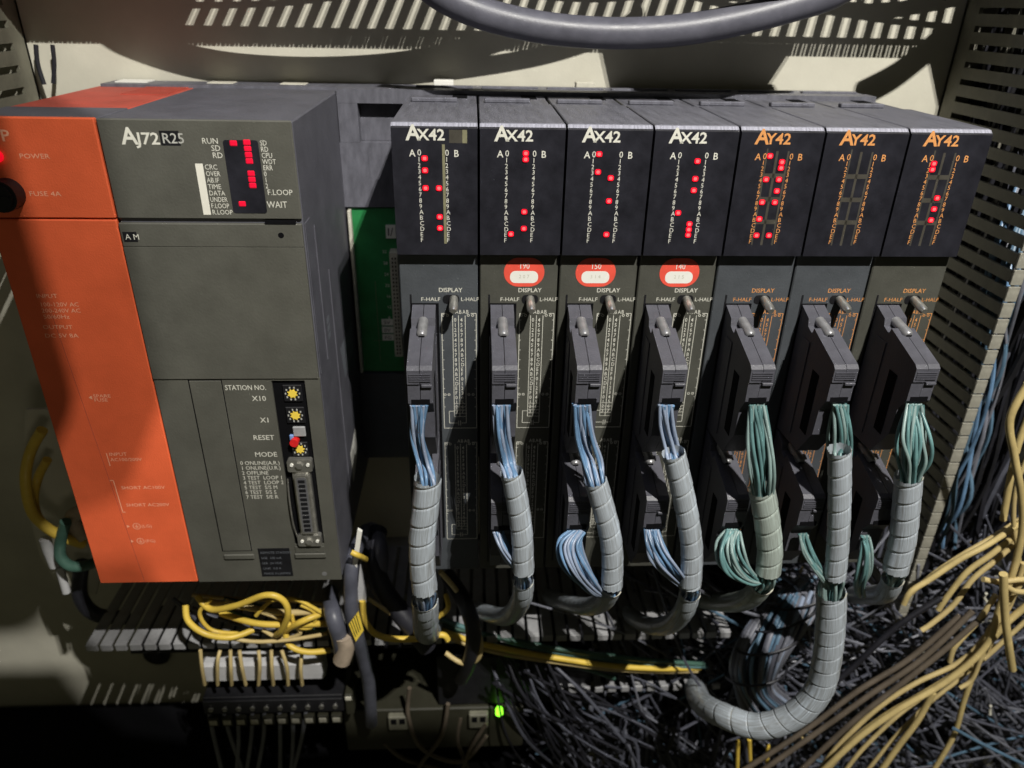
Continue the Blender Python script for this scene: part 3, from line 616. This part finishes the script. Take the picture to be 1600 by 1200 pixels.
nest = [("curls flat in the middle of the nest", [(-117.8,24,-283.7),(-102.3,24,-291.4),(-85.8,24,-300.4),(-75.2,24,-311.5),(-87.8,24,-316.7),(-98.7,24,-308.7)]), ("bows over the nest", [(-100.3,22,-294.8),(-89,22,-282.6),(-75.4,22,-281.9),(-64.6,22,-289.4),(-56.7,22,-297)]),
 ("lies straight at the back of the nest", [(-144.8,40,-293.9),(-117.4,40,-297.8),(-89.3,40,-299.5),(-60.4,40,-303.6)]), ("curves forward at the left of the nest", [(-125.2,22,-280.6),(-133.9,22,-291.8),(-129.2,22,-305.8),(-113.3,22,-309.5)]),
 ("crosses low over the duct tips", [(-128.8,20,-307),(-106.4,20,-314.2),(-82.6,20,-313.8),(-57.5,20,-309)]), ("loops thin at the right of the nest", [(-72.1,22,-286.6),(-64.2,22,-293.7),(-67.8,22,-305.3),(-77.1,22,-304),(-78.4,22,-294.3)])]
for k, (lab_, pts) in enumerate(nest):
    b = MB(); b.tube(cr(pts, 8), 1.3, M['yellow' if k % 2 else 'ochre'], 7); tag(b.build("yellow_wire", None, 60), "thin yellow wire under the large module that "+lab_, "wire", "yellow wires below the large grey module")
b = MB()
for k, pts in enumerate(([(-129.2,34,-295),(-107.4,34,-309.7),(-84.1,34,-318.1),(-61.8,34,-320.4)], [(-123.6,36,-293.3),(-96.8,36,-302.1),(-65.3,36,-311.1)], [(-143.7,34,-298.9),(-118,34,-313.3),(-86.6,34,-322.5)], [(-155.1,36,-292.5),(-145.6,36,-306.3),(-137.3,36,-328.8)])):
    b.tube(cr(pts, 8), 1.3, M['green' if k < 2 else 'navy'], 6)
tag(b.build("wire_bunch", None, 60), "thin green and slate wires lying in the duct below the large grey module", "wires", None, "stuff")
for k, (u0, pts) in enumerate([(0, [(-140.8,26,-327.2),(-141.4,24,-341.6),(-143.2,26,-358.5)]), (0, [(-128.4,26,-327.6),(-129.8,22,-334),(-134.9,26,-358.8)]), (0, [(-122,26,-327.8),(-122.3,22,-340),(-125.9,26,-359.1)]), (0, [(-116.3,26,-328),(-115.2,22,-338.5),(-116.8,26,-359.4)]), (0, [(-104.3,26,-328.4),(-103.7,22,-337.7),(-108.5,26,-359.7)]), (0, [(-96.2,26,-328.6),(-96.4,22,-340.8),(-98.9,26,-360)]), (0, [(-89.7,26,-328.8),(-86.8,22,-339.4),(-89.3,26,-360.4)]), (0, [(-76.7,26,-329.2),(-78.1,22,-341.4),(-80.1,26,-360.7)])]):
    b = MB(); b.tube(cr(pts, 6), 1.25, M['ochre'], 7); tag(b.build("jumper_wire", None, 60), "%s short yellow jumper wire dropping to the black terminal block, counted from the left" % ORD[k], "wire", "jumper wires of the terminal block")
for k, pts in enumerate([[(-146.9,32,-382.6),(-148.3,32,-409.5),(-148.6,32,-453.9)], [(-138,32,-382.9),(-137.1,32,-416.6),(-133.7,32,-454.6)], [(-127.8,32,-383.3),(-131.4,32,-416.8),(-138.2,32,-454.4)], [(-117.1,32,-383.7),(-122.6,32,-417.2),(-131.4,32,-454.7)], [(-109.4,32,-384),(-114.2,32,-417.5),(-123.7,32,-455.1)], [(-99.5,32,-384.3),(-102.7,32,-418),(-107.3,32,-455.8)], [(-90.9,32,-384.7),(-93.8,32,-418.4),(-99.5,32,-456.2)], [(-80.5,32,-385),(-87.6,32,-418.6),(-98.1,32,-456.2)]]):
    b = MB(); b.tube(cr(pts, 6), 1.5, M['navy2'], 7); tag(b.build("hanging_wire", None, 60), "%s grey wire hanging below the black terminal block, counted from the left" % ORD[k], "wire", "wires hanging from the terminal block")

# ------------------------------------------------------------------ between the large module and the first cable
def tube_thing(name, pts, r, mk, label, cat, n=10, group=None, step=8, flat=None):
    b = MB(); b.tube(cr(pts, step), r, M[mk], n)
    return tag(b.build(name, None, 60), label, cat, group)
tube_thing("grey_cable", [(-27.9,60,-260.9),(-29.1,40,-265.1),(-22.7,30,-282.3),(-6.1,20,-302.3),(4.4,20,-321.9)], 6.5, 'dark', "broad dark cable sweeping down behind the first spiral wrapped cable", "cable", 12)
tube_thing("grey_cable", [(-35.2,60,-259.7),(-36.8,20,-248),(-38.9,12,-270.4),(-37.7,10,-296.7),(-35.2,20,-349.4),(-38,30,-404.8)], 4.4, 'navy', "slate cable with a yellow tag hanging beside the corner of the large grey module", "cable", 12)
tube_thing("grey_cable", [(-58.2,40,-293.3),(-51.3,14,-287.2),(-47.6,10,-304.4),(-48.8,14,-325)], 5.2, 'navy', "short slate cable bound with tan tape below the corner of the large grey module", "cable", 12)
tube_thing("black_cable", [(17.7,40,-281.7),(28.2,16,-280.8),(33.9,10,-298.7),(31.7,16,-329.7),(25,30,-362.8)], 5.0, 'dark', "black cable hanging between the first and second spiral wrapped cables", "cable", 12)
tube_thing("grey_cable", [(-33.7,70,-267.6),(-25.5,46,-259.9),(-25.1,36,-272),(-31.3,40,-285.9)], 5.5, 'hose', "stub of grey sleeve behind the white wire tag", "cable", 12)
b = MB(); b.tube(cr([(-45.4,9,-299.2),(-44.7,9,-308.8),(-48,9,-320.7)], 6), 5.6, M['tape'], 12); tag(b.build("tape_wrap", None, 60), "tan tape binding below the corner of the large grey module", "tape")
tg_ = thing("cable_tag", (0,0,0), "yellow printed tag wrapped on the slate cable below the large module", "tag")
P4 = [(-40.1,4,-285.4),(-33.7,4,-275.4),(-31.8,4,-290.8),(-37,4,-299.5)]; b = MB(); b.plate([(p[0], p[2]) for p in P4], 3.6, 4.4, M['dyellow']); b.build("tag_sheet", tg_)
b = MB()
for k in range(4):
    p, q, r_, s_ = [Vector(v) for v in P4]; f = (k+.8)/5; a0 = p.lerp(q, f); a1 = s_.lerp(r_, f); b.line(a0.x, a0.z, a0.lerp(a1,.8).x, a0.lerp(a1,.8).z, 3.5, .5, M['olive'])
b.build("tag_print", tg_)
P4 = [(-35.8,14,-250.1),(-31.2,14,-223.5),(-30.8,14,-233.7),(-32.6,14,-252.6),(-30.5,14,-275),(-34.7,14,-275.9),(-35.4,14,-259.9)]
b = MB(); b.plate([(p[0], p[2]) for p in [(-36.3,14,-247.7),(-31.5,14,-222.6),(-29.1,14,-224.5),(-34,14,-250.6)]], 13, 15, M['lab']); b.plate([(p[0], p[2]) for p in [(-31.9,14,-247.8),(-30,14,-273.4),(-30.2,14,-276.5),(-35.5,14,-276.3),(-35,14,-269.8)]], 12, 15, M['strip']); tag(b.build("wire_ferrule", None), "white pointed wire tag beside the lower corner of the large grey module", "tag")
tube_thing("yellow_wire", [(-35.2,8,-234.6),(-31.4,8,-237),(-28.7,16,-246.7)], 1.7, 'yellow', "stub of yellow wire poking out by the white wire tag", "wire", 8)
tube_thing("yellow_wire", [(-32.4,12,-274.5),(-32,12,-290),(-26.6,12,-301.7),(-16.7,12,-306.3),(-1.7,12,-306.7),(14.1,12,-304),(18,12,-308.4)], 2.0, 'yellow', "yellow wire sagging behind the bottom of the first spiral wrapped cable", "wire", 8)
tube_thing("yellow_wire", [(-30.4,20,-280.6),(-19.4,20,-291.3),(-9.3,20,-302.2)], 1.3, 'ochre', "thin yellow wire slanting across the black cable by the large module", "wire", 8)
tube_thing("yellow_wire", [(14.1,20,-260.3),(24.3,20,-276.8),(33.2,12,-290.1),(38.3,10,-309.6),(36.2,12,-325.5),(26.4,16,-333),(15.7,20,-327.9)], 1.7, 'ochre', "yellow wire looping round the black cable between first and second spiral cables", "wire", 8)
tube_thing("yellow_wire", [(11.2,20,-297.4),(18.1,20,-289.6),(16.6,30,-288.5)], 1.7, 'yellow', "short yellow wire behind the end of the first spiral cable", "wire", 8)
tube_thing("yellow_wire", [(12.6,38,-326.6),(33.8,38,-337.6),(59.5,34,-341.9),(94.2,32,-349.1),(129.7,32,-356.9),(166.2,34,-362.8),(193.4,40,-369.1)], 2.0, 'yellow', "long yellow wire lying along the level duct under the spiral cables", "wire", 8)
tube_thing("yellow_wire", [(12.5,38,-330.6),(33.7,38,-341.8),(59.7,36,-348.8),(94.7,34,-354.9),(130.5,34,-362.2),(167.2,36,-367.5),(191.5,40,-372.2)], 1.6, 'ochre', "pale yellow wire lying just below the long yellow wire in the level duct", "wire", 8)
for k, pts in enumerate(([(8.2,42,-324.7),(42.4,42,-335.6),(76.8,36,-339.8),(116.1,34,-347.2),(156.4,34,-354.5),(194.4,38,-363.8)], [(12.6,42,-320.8),(46.8,42,-337.5),(81.6,38,-346.2),(121.3,36,-354.3),(162.1,36,-361.8),(196.9,38,-365.7)], [(16.5,44,-332.8),(51.3,44,-348.6),(82.2,40,-357.4),(104.4,38,-362.1),(132.8,40,-377.8)])):
    tube_thing("green_wire", pts, 1.7, 'green' if k != 1 else 'teal', ("pale green wire lying along the upper edge of the level duct", "teal wire running beside the long yellow wire in the level duct", "green wire dipping under the yellow wires in the level duct")[k], "wire", 8)
b = MB(); rnd = random.Random(5)
for k in range(26):
    u0, v0 = rnd.uniform(0,1), rnd.uniform(0,1)
    x0 = 40+u0*45; z0 = -345-v0*25; x1 = x0+rnd.uniform(40,95); z1 = z0-rnd.uniform(60,150)
    b.tube(cr([(x0,36+rnd.uniform(-12,14),z0),((x0+x1)/2-rnd.uniform(0,16),26+rnd.uniform(-10,12),(z0+z1)/2+rnd.uniform(0,16)),(x1,34+rnd.uniform(-16,16),z1)], 7), rnd.choice((.7,.9,1.1)), M[rnd.choice(('dark','dark','navy'))], 6)
tag(b.build("wire_tangle", None, 60), "thin black wires trailing down from the level duct in the dark", "wires", None, "stuff")
ry = thing("relay_unit", (0, 40, -422), "dark relay unit with a small green light low in the shadow", "relay")
b = MB(); b.box(8, 118, 6, 70, 14, 62, M['black'], 1); b.box(-60, 70, 4, 70, -30, 13, M['olive'], 1); b.build("case", ry)
gl = [(51.9,42,-411.3)][0]; b = MB(); b.disc_cyl((gl[0], gl[2]+422), 2.6, 0, 5, M['green_led'], 14); b.build("green_light", ry, 40)
for x in (-28, 30): b = MB(); b.box(x, x+14, 0, 5, -4, 10, M['duct_o'], .8); b.box(x+2, x+6, -.4, .5, 3, 8, M['void']); b.box(x+8, x+12, -.4, .5, 3, 8, M['void']); b.build("terminal", ry)
for k, pts in enumerate(([(-11.1,40,-382.4),(-13.3,40,-411.7),(-4.5,40,-446.5),(23.6,40,-462.1),(42.7,40,-434.4)], [(15.3,40,-399.5),(9.9,40,-433),(-5,40,-460.8),(-10.4,40,-475.2)], [(24,45,-419.3),(21.8,45,-447.1),(30.6,45,-480.5)], [(-33.1,45,-444.8),(-19.8,45,-463.4),(3.8,45,-475.5),(13.4,45,-483.4)], [(42.6,40,-420.6),(30.9,40,-448),(23.4,40,-476.8)])):
    tube_thing("brown_wire", pts, 1.6, 'brown', ("dim brown wire curling widest in the shadow under the relay unit","dim brown wire hanging left of the green light","dim brown wire hanging under the green light","dim brown wire lying lowest at the bottom edge in shadow","dim brown wire slanting right of the green light")[k], "wire", 8, "dim wires under the relay unit")

# ------------------------------------------------------------------ left of the orange unit
tube_thing("yellow_wire", [(-218.3,60,-183.2),(-228.8,60,-197.7),(-231.1,52,-210.6),(-231.6,48,-228.6),(-228.8,48,-240.5),(-220.6,50,-253.5),(-213.7,58,-266.2)], 3.2, 'yellow', "thick yellow wire bowing out to the left of the orange unit", "wire", 10)
tube_thing("yellow_wire", [(-224.7,66,-207.6),(-233.2,66,-220.1),(-234.8,58,-231.1),(-234,56,-245.1),(-225.8,56,-255.2),(-216,60,-263.6)], 2.7, 'yellow', "shorter yellow wire inside the bow of the thick yellow wire", "wire", 10)
tube_thing("green_wire", [(-213.4,48,-240.8),(-220.1,48,-255.4),(-220.5,44,-264.6),(-215.8,44,-272.3),(-208.5,50,-276.1),(-203.4,60,-278.4)], 3.4, 'green', "thick dark green wire curled behind the lower left of the orange unit", "wire", 10)
tube_thing("wire_sleeve", [(-232,52,-256.9),(-232.1,52,-266),(-231.3,52,-278.4)], 3.4, 'strip', "white wire sleeve hanging left of the dark green wire", "sleeve", 10)
tube_thing("wire_sleeve", [(-230.5,54,-280.6),(-230.5,54,-288.6),(-231,54,-302.1)], 2.6, 'strip', "narrow pale sleeve tip below the dark green wire", "sleeve", 10)
tube_thing("brown_cable", [(-212.5,58,-261.1),(-216.1,58,-247),(-209.7,58,-241.2),(-204.8,58,-245.2)], 4.5, 'tape', "brown taped wire end tucked behind the orange unit", "cable", 10)
tube_thing("grey_cable", [(-226.1,70,-291.9),(-234,70,-319.7),(-227.4,70,-337.3),(-206.5,70,-340.8)], 5, 'dark', "dark cable curling under the orange unit", "cable", 10)
tube_thing("black_wire", [(-207.8,138,19.3),(-209.4,138,9.4),(-208.7,138,-1.3)], 1.3, 'dark', "left one of two thin black wires crossing the bright panel at the upper left", "wire", 8)
tube_thing("black_wire", [(-198.8,138,19.4),(-200.3,138,9.6),(-203.5,138,-0.6)], 1.2, 'dark', "right one of two thin black wires crossing the bright panel at the upper left", "wire", 8)
b = MB(); b.plate([(p[0], p[2]) for p in [(-240.1,84,-182.7),(-198.1,84,-183),(-205.6,84,-260.8),(-232.5,84,-332.7),(-257.6,84,-317.5),(-261.5,84,-296.4),(-257.9,84,-239.5)]], 84, 86, M['panel']); b.box(-235, -215, 86, PY-.3, -262, -250, M['panel'], .5); tag(b.build("mounting_bracket", None), "cream metal bracket plate behind the yellow wires left of the orange unit", "bracket")
b = MB(); b.disc_cyl((0, 0), 11, -3, 0, M['black'], 24); b.disc_cyl((0,0), 5, -4.5, -3, M['dark'], 16); tag(b.build("cable_grommet", None, 40, (-237, PY-.2, -456)), "black round grommet on the panel below the orange unit", "grommet")

# ------------------------------------------------------------------ above the rack
tube_thing("thick_hose", [(8.1,80,56.4),(20.1,80,47.9),(38.7,80,40.5),(64.1,80,35.2),(89.8,80,32.8),(115.6,80,32.7),(141.3,80,34.8),(166.6,80,39.3),(191.6,80,45.5),(212.9,80,52.1),(227.1,80,60.8)], 7.4, 'hose', "thick slate hose sagging across the top above the modules", "hose", 16)
tube_thing("black_cable", [(-138.9,92.0,81.5),(-127.8,92.0,72.6),(-93.3,92.0,61.9),(-53.2,92.0,57.7),(-19.1,92.0,56.6),(15.6,92.0,59.4),(57.4,92.0,64.2),(99.0,92.0,71.8),(133.1,92.0,83.1),(146.0,92.0,92.6)], 3.6, 'dark', "black cable sagging below the top duct above the orange and large grey modules", "cable", 10)
tube_thing("black_cable", [(-140.7,95.0,79.8),(-129.1,95.0,72.8),(-87.9,95.0,61.9),(-47.6,95.0,58.6),(-6.4,95.0,59.7),(28.4,95.0,64.0),(56.2,95.0,71.2),(83.7,95.0,81.0)], 5, 'dark', "second black cable added under the top duct, above the lowest one, to widen its shadow", "cable", 10)  # put in to broaden the dark band on the panel
tube_thing("black_cable", [(311.4,90.0,81.7),(293.8,90.0,65.8),(274.4,90.0,54.8)], 5.5, 'dark', "thick black cable slanting down above the orange lettered modules", "cable", 10)
tube_thing("black_cable", [(312.2,90.0,84.9),(320.5,90.0,68.8),(334.1,90.0,41.8)], 6.5, 'dark', "thick black cable hanging beside the right duct above the last module", "cable", 10)
tube_thing("black_cable", [(338.6,90.0,75.6),(332.7,90.0,58.9),(327.6,90.0,38.1)], 2.5, 'dark', "thin black cable near the right duct above the last module", "cable", 10)
b = MB(); rnd = random.Random(9)
for k in range(24):
    z_ = 97+rnd.uniform(0,22); y_ = 86+rnd.uniform(0,46); b.tube(cr([(x, y_+rnd.uniform(-10,10), z_+rnd.uniform(-4,8)) for x in range(-180, 420, 75)], 5), rnd.choice((1.2,2.0,3.0)), M['dark'], 6)
tag(b.build("duct_wires", None, 60), "dark wires laid along inside the duct above the rack", "wires", None, "stuff")

# ------------------------------------------------------------------ lower right: wire mess, yellow bundle, blue wires
b = MB(); rnd = random.Random(21)
for k in range(1050):
    back = k < 420
    x = rnd.uniform(140, 540); z_ = rnd.uniform(-600, -262); y_ = rnd.uniform(100, 140) if back else rnd.uniform(30, 105)
    if x < 225 and z_ > -390: x += 85
    if x < 300 and z_ > -300: z_ -= 60
    L = rnd.uniform(130, 360); a = rnd.choice((rnd.gauss(-.55,.16), rnd.gauss(-.5,.16), rnd.gauss(-.7,.2), rnd.gauss(-1.1,.3), rnd.gauss(.55,.3))); dx, dz = L*math.cos(a)*.8, L*math.sin(a)
    n_ = Vector((-dz, 0, dx)).normalized()*rnd.gauss(0, L*.07)
    pts = [(x-dx/2,y_,z_-dz/2),(x-dx*.17+n_.x,y_+rnd.uniform(-7,7),z_-dz*.17+n_.z),(x+dx*.17+n_.x,y_+rnd.uniform(-7,7),z_+dz*.17+n_.z),(x+dx/2,y_+rnd.uniform(-8,8),z_+dz/2)]
    if max(p[2] for p in pts) > (-250 if min(p[0] for p in pts) < 300 else -225): continue
    b.tube(cr(pts, 5), rnd.choice((1.6,2.2)) if back else rnd.choice((.7,.8,.9,1.0)), M['dark' if back else rnd.choice(('navy','navy','navy','navy2','navy2','dark','navy','navy','dark','steelblue'))], 5)
for k in range(46):
    x = rnd.uniform(215, 480); z_ = rnd.uniform(-480, -265); y_ = rnd.uniform(30, 80); a = rnd.uniform(0, 6.28)
    b.tube([(x,y_,z_),(x+5*math.cos(a),y_+2,z_+5*math.sin(a)),(x+10*math.cos(a+.2),y_,z_+10*math.sin(a+.2))], .9, M[rnd.choice(('ochre','beige','navy2','navy2'))], 6)
tag(b.build("wire_mess", None, 60), "tangled mass of thin slate and black wires filling the lower right corner", "wires", None, "stuff")
b = MB(); rnd = random.Random(33)
for k in range(150):
    x = rnd.uniform(100, 260); z_ = rnd.uniform(-470, -405); y_ = rnd.uniform(20, 100)
    b.tube(cr([(x,y_,z_),(x+rnd.uniform(-10,14),y_-rnd.uniform(-6,14),z_-rnd.uniform(15,40)),(x+rnd.uniform(-14,24),y_+rnd.uniform(-10,10),z_-rnd.uniform(60,120))], 5), rnd.choice((.9,1.2,1.5)), M[rnd.choice(('navy','navy2','dark','navy'))], 5)
tag(b.build("wire_fringe", None, 60), "fringe of slate wires hanging below the level duct at the bottom", "wires", None, "stuff")
bb = thing("wire_bundle", (0,0,0), "fat bundle of slate blue wires bound with film behind the longest spiral cable", "wire bundle")
rnd = random.Random(4); cen = [(256.5,40,-295.2),(243.1,30,-302.2),(228.9,20,-314.4),(220.6,16,-335.7),(226.3,22,-369.8),(244,30,-402.5)]
for k in range(70):
    ang, rad = rnd.uniform(0, 6.28), rnd.choice((1, .95, .7)); b = MB()
    b.tube(cr([(p[0]+rad*math.cos(ang+j*.35)*s, p[1]+rad*math.sin(ang+j*.35)*s*.6, p[2]+rad*math.cos(ang+j*.35)*s*.35+rnd.uniform(-1,1)) for j, (p, s) in enumerate(zip(cen, (15,18,19,17,12,18)))], 6), 1.35, M[('navy2','navy','blue2','steelblue','navy2')[k % 5]], 6); b.build("wire", bb, 60)
cc = cr(cen[:5], 8)
for f0, tl in ((5, 9), (12, 12), (19, 8), (27, 5)):
    p = cc[f0]; b = MB(); b.tube([(p.x+19.5*math.cos(t), p.y+13*math.sin(t), p.z+tl*math.cos(t+.5)) for t in [2*math.pi*i/24 for i in range(25)]], .9, M['dark'], 6); b.build("cable_tie", bb, 60)
sb = thing("wire_bundle", (0,0,0), "loose steel blue wires hanging beside the tall right duct", "wire bundle")
rnd = random.Random(8); top_ = [(344.7,80,-44.4),(329.8,55,-84.9),(340.2,58,-137.5),(348.5,60,-191.9),(352.3,62,-242.6),(358.4,64,-282)]
for k in range(15):
    o_ = rnd.uniform(-1,1); b = MB(); b.tube(cr([(p[0]+o_*s+rnd.uniform(-2,2), p[1]+rnd.uniform(-10,14), p[2]+rnd.uniform(-6,6)) for p, s in zip(top_, (6,7,10,11,10,9))], 7), 1.15, M[('steelblue','steelblue','navy2','blue')[k % 4]], 6); b.build("wire", sb, 60)
YR = [("curling left over the tangle", [(361.2,10,-217),(341.8,10,-237.5),(327.5,10,-248.9),(313.8,10,-263.7),(304,10,-273.7),(301.9,10,-284.1)], 2.0),
 ("second from the top", [(364.6,12,-222.8),(348.6,12,-246.1),(337,12,-260.4),(330.4,12,-279.3),(327.4,12,-291.5)], 2.0),
 ("making the tall loop at the right edge", [(321.8,2,-125.7),(319.2,2,-146.7),(329.4,2,-169.8),(342.7,2,-196.8),(351.6,2,-221.7),(356.3,2,-251.5),(357.2,2,-278.4),(359,2,-313.5),(342.8,2,-344),(317.3,2,-369.7),(297.2,2,-395.5),(278.1,2,-431.4)], 2.3),
 ("standing behind the tall loop at the right edge", [(343.3,18,-150),(343.1,18,-170.8),(345.9,18,-192.5),(350,18,-215.3),(351.9,18,-225.7)], 2.2),
 ("third from the top, under the first two", [(368.1,14,-228.7),(355,14,-251.9),(344,14,-268.4),(337.9,14,-289.4),(327.9,14,-305.5),(323,14,-310.9)], 1.9),
 ("running under the widest diagonal", [(390.9,12,-298),(380,12,-319),(369.1,12,-338.9),(349,12,-360.6),(328.8,12,-384.9),(310.4,12,-421.2),(301.7,12,-448.7)], 1.7),
 ("steepest of the thin strands behind the widest diagonal", [(370.1,14,-266.4),(372.8,14,-298.4),(372.6,14,-332.4),(362.2,14,-356),(346.8,14,-380.4),(332.5,14,-412.5),(319.8,14,-452.4)], 1.6),
 ("hooking down from the widest diagonal to mid height", [(367.3,4,-260),(362.9,4,-283.1),(358.6,4,-301.8),(360.6,4,-321.3),(361.5,4,-344.6),(355.5,4,-353.3)], 1.6),
 ("thin strand just left of the tall loop", [(344.8,10,-170),(344.7,10,-195.9),(352.5,10,-223.4),(365.6,10,-252.7),(367.3,10,-278.3)], 1.5),
 ("close above the first to curl left", [(366,16,-218.8),(347.6,16,-237.6),(333.5,16,-250.1),(319.6,16,-265),(307.9,16,-282.5)], 1.7),
 ("short, thick and blunt ended in front", [(343.5,-6,-246.6),(350.1,-6,-265.5),(360.4,-6,-291.7),(375.5,-6,-325.6)], 2.6),
 ("widest diagonal reaching the bottom edge", [(378.5,4,-278.2),(368,4,-296),(362,4,-312.4),(350.6,4,-337.1),(330.9,4,-359.1),(311.7,4,-378.2),(293.5,4,-404.5),(281.9,4,-434.4)], 2.4),
 ("curving back up into the bundle", [(357.5,8,-276.2),(353.2,8,-296.4),(348,8,-309.4),(344,8,-321.7),(344.9,8,-333.2)], 1.9),
 ("dropping steeply to the bottom edge", [(364.2,6,-315.1),(362.6,6,-338.6),(364,6,-368.8),(367.2,6,-403.6),(362.8,6,-443.1)], 2.0),
 ("short branch dropping to the bottom edge", [(340,6,-359.4),(336.9,6,-386.7),(330.2,6,-412.7),(323.6,6,-441.2)], 2.3),
 ("short level piece crossing at the right edge", [(337.8,0,-255.8),(348,0,-258),(359.5,0,-256.7),(368.1,0,-256.4)], 1.9),
 ("flat piece tying the bundle at the right edge", [(350.1,-4,-257.9),(357.8,-4,-262.1),(367.6,-4,-262.8)], 1.9),
 ("running beside the widest diagonal", [(362.5,10,-322.1),(350.4,10,-339.1),(328.7,10,-355.1),(308.3,10,-379.1),(289.6,10,-415.6),(281.1,10,-444.9)], 1.9),
 ("upper strand crossing the middle of the bundle", [(366.9,8,-251),(369.2,8,-281.8),(367.8,8,-292.4),(363.8,8,-306),(357.7,8,-324.4)], 1.9)]
for lab_, pts, r_ in YR:
    tube_thing("yellow_wire", pts, r_*.9, 'ochre' if r_ < 2 else 'gold', "yellow wire of the right hand bundle, "+lab_, "wire", 9, "yellow wires of the right hand bundle")
for k, pts in enumerate(([(346.7,8,-289.2),(325.1,8,-330.3),(298.7,8,-362.1),(274.6,8,-392.6),(237.8,8,-438)], [(343.1,12,-296.8),(319.8,12,-334.5),(292.1,12,-363.5),(264.4,12,-400.5),(226.1,12,-443.1)], [(356,8,-292.1),(336.4,8,-324.9),(314.8,8,-356.6),(292,8,-390.1),(266,8,-439.3)], [(324.5,10,-279.9),(302,10,-303.5),(281.3,10,-339.8),(258.5,10,-375.4),(242.8,10,-410.3)])):
    tube_thing("brown_cable", pts, 1.9, 'brown' if k < 3 else 'dark', ("uppermost brown cable running diagonally beside the yellow bundle","brown cable slanting low under the longest spiral cable","brown cable hugging the yellow bundle","black cable crossing diagonally right of the longest spiral cable")[k], "cable", 9, "dark diagonal cables beside the yellow bundle")
for k, pts in enumerate(([(221.9,20,-421.2),(227,20,-456.5)], [(230.1,20,-420.2),(237.2,20,-457)], [(244.8,20,-427),(249.3,20,-457.6)])):
    tube_thing("yellow_stub", pts, 1.5, 'yellow', ("leftmost","middle","rightmost")[k]+" short upright yellow wire poking up at the bottom edge", "wire", 8, "yellow stubs at the bottom edge")
tube_thing("blue_wire", [(359,0,-387.7),(387.4,0,-406.5),(429.4,0,-432.1)], 1.2, 'steelblue', "lone pale blue wire slanting across the bottom right corner", "wire", 8)

ph = thing("blocker", (139.5, -400, 505), "black phone-shaped slab, added out of view to shade the orange unit", "blocker")  # unseen slab placed to cast the rounded shadow on the orange unit
b = MB(); b.plate(rr(-40, 40, -64, 86, 13, 8), -4, 4, M['black']); b.build("case", ph)  # body of the added blocker
b = MB(); b.plate(rr(-38, 38, -62, 84, 11, 8), -4.3, -4.01, M['cover']); b.build("blocker_face", ph)
b = MB(); b.plate(rr(4, 34, 44, 76, 8, 6), 4.01, 6, M['duct_d']); b.build("blocker_plate", ph)
wl = thing("added_lamp_body", (325, -590, 720), "black two eyed lamp body added out of view to carry a shadow flap", "lamp")  # unseen body and arm added to carry the flap
b = MB(); b.box(-34, 34, -50, 0, -24, 24, M['black'], 5); b.build("housing", wl)  # added lamp body, unseen, carries the shadow flap
for x in (-8, 8): b = MB(); b.disc_cyl((x, 0), 6, -1, 1.5, M['steel'], 20); b.build("lens", wl, 40)
b = MB(); b.tube(cr([(-30,-30,-20),(-70,40,-150),(-130,150,-340),(-120,191,-362)], 8), 3, M['black'], 8); b.build("added_arm", wl, 60)
b = MB(); b.plate([(-235,-296),(-153,-297),(-149,-311),(-145,-322),(-112,-334),(-86,-331),(-72,-345),(-68,-385),(-235,-385)], 189, 191, M['black']); b.build("shadow_flap", wl)  # added flap, outline cut to darken the lower left
ec = thing("shade_case", (0, 0, 0), "black case added to deepen the shade along the bottom below the terminal block", "case")
b = MB(); b.box(-420, 118, 80, 146, -700, -515, M['void'], 2); b.build("shade_case_body", ec)  # black box put where there is only shade
b = MB(); b.box(-418, 116, 79, 79.9, -570, -566, M['duct_d'], .2); b.build("shade_case_seam", ec)
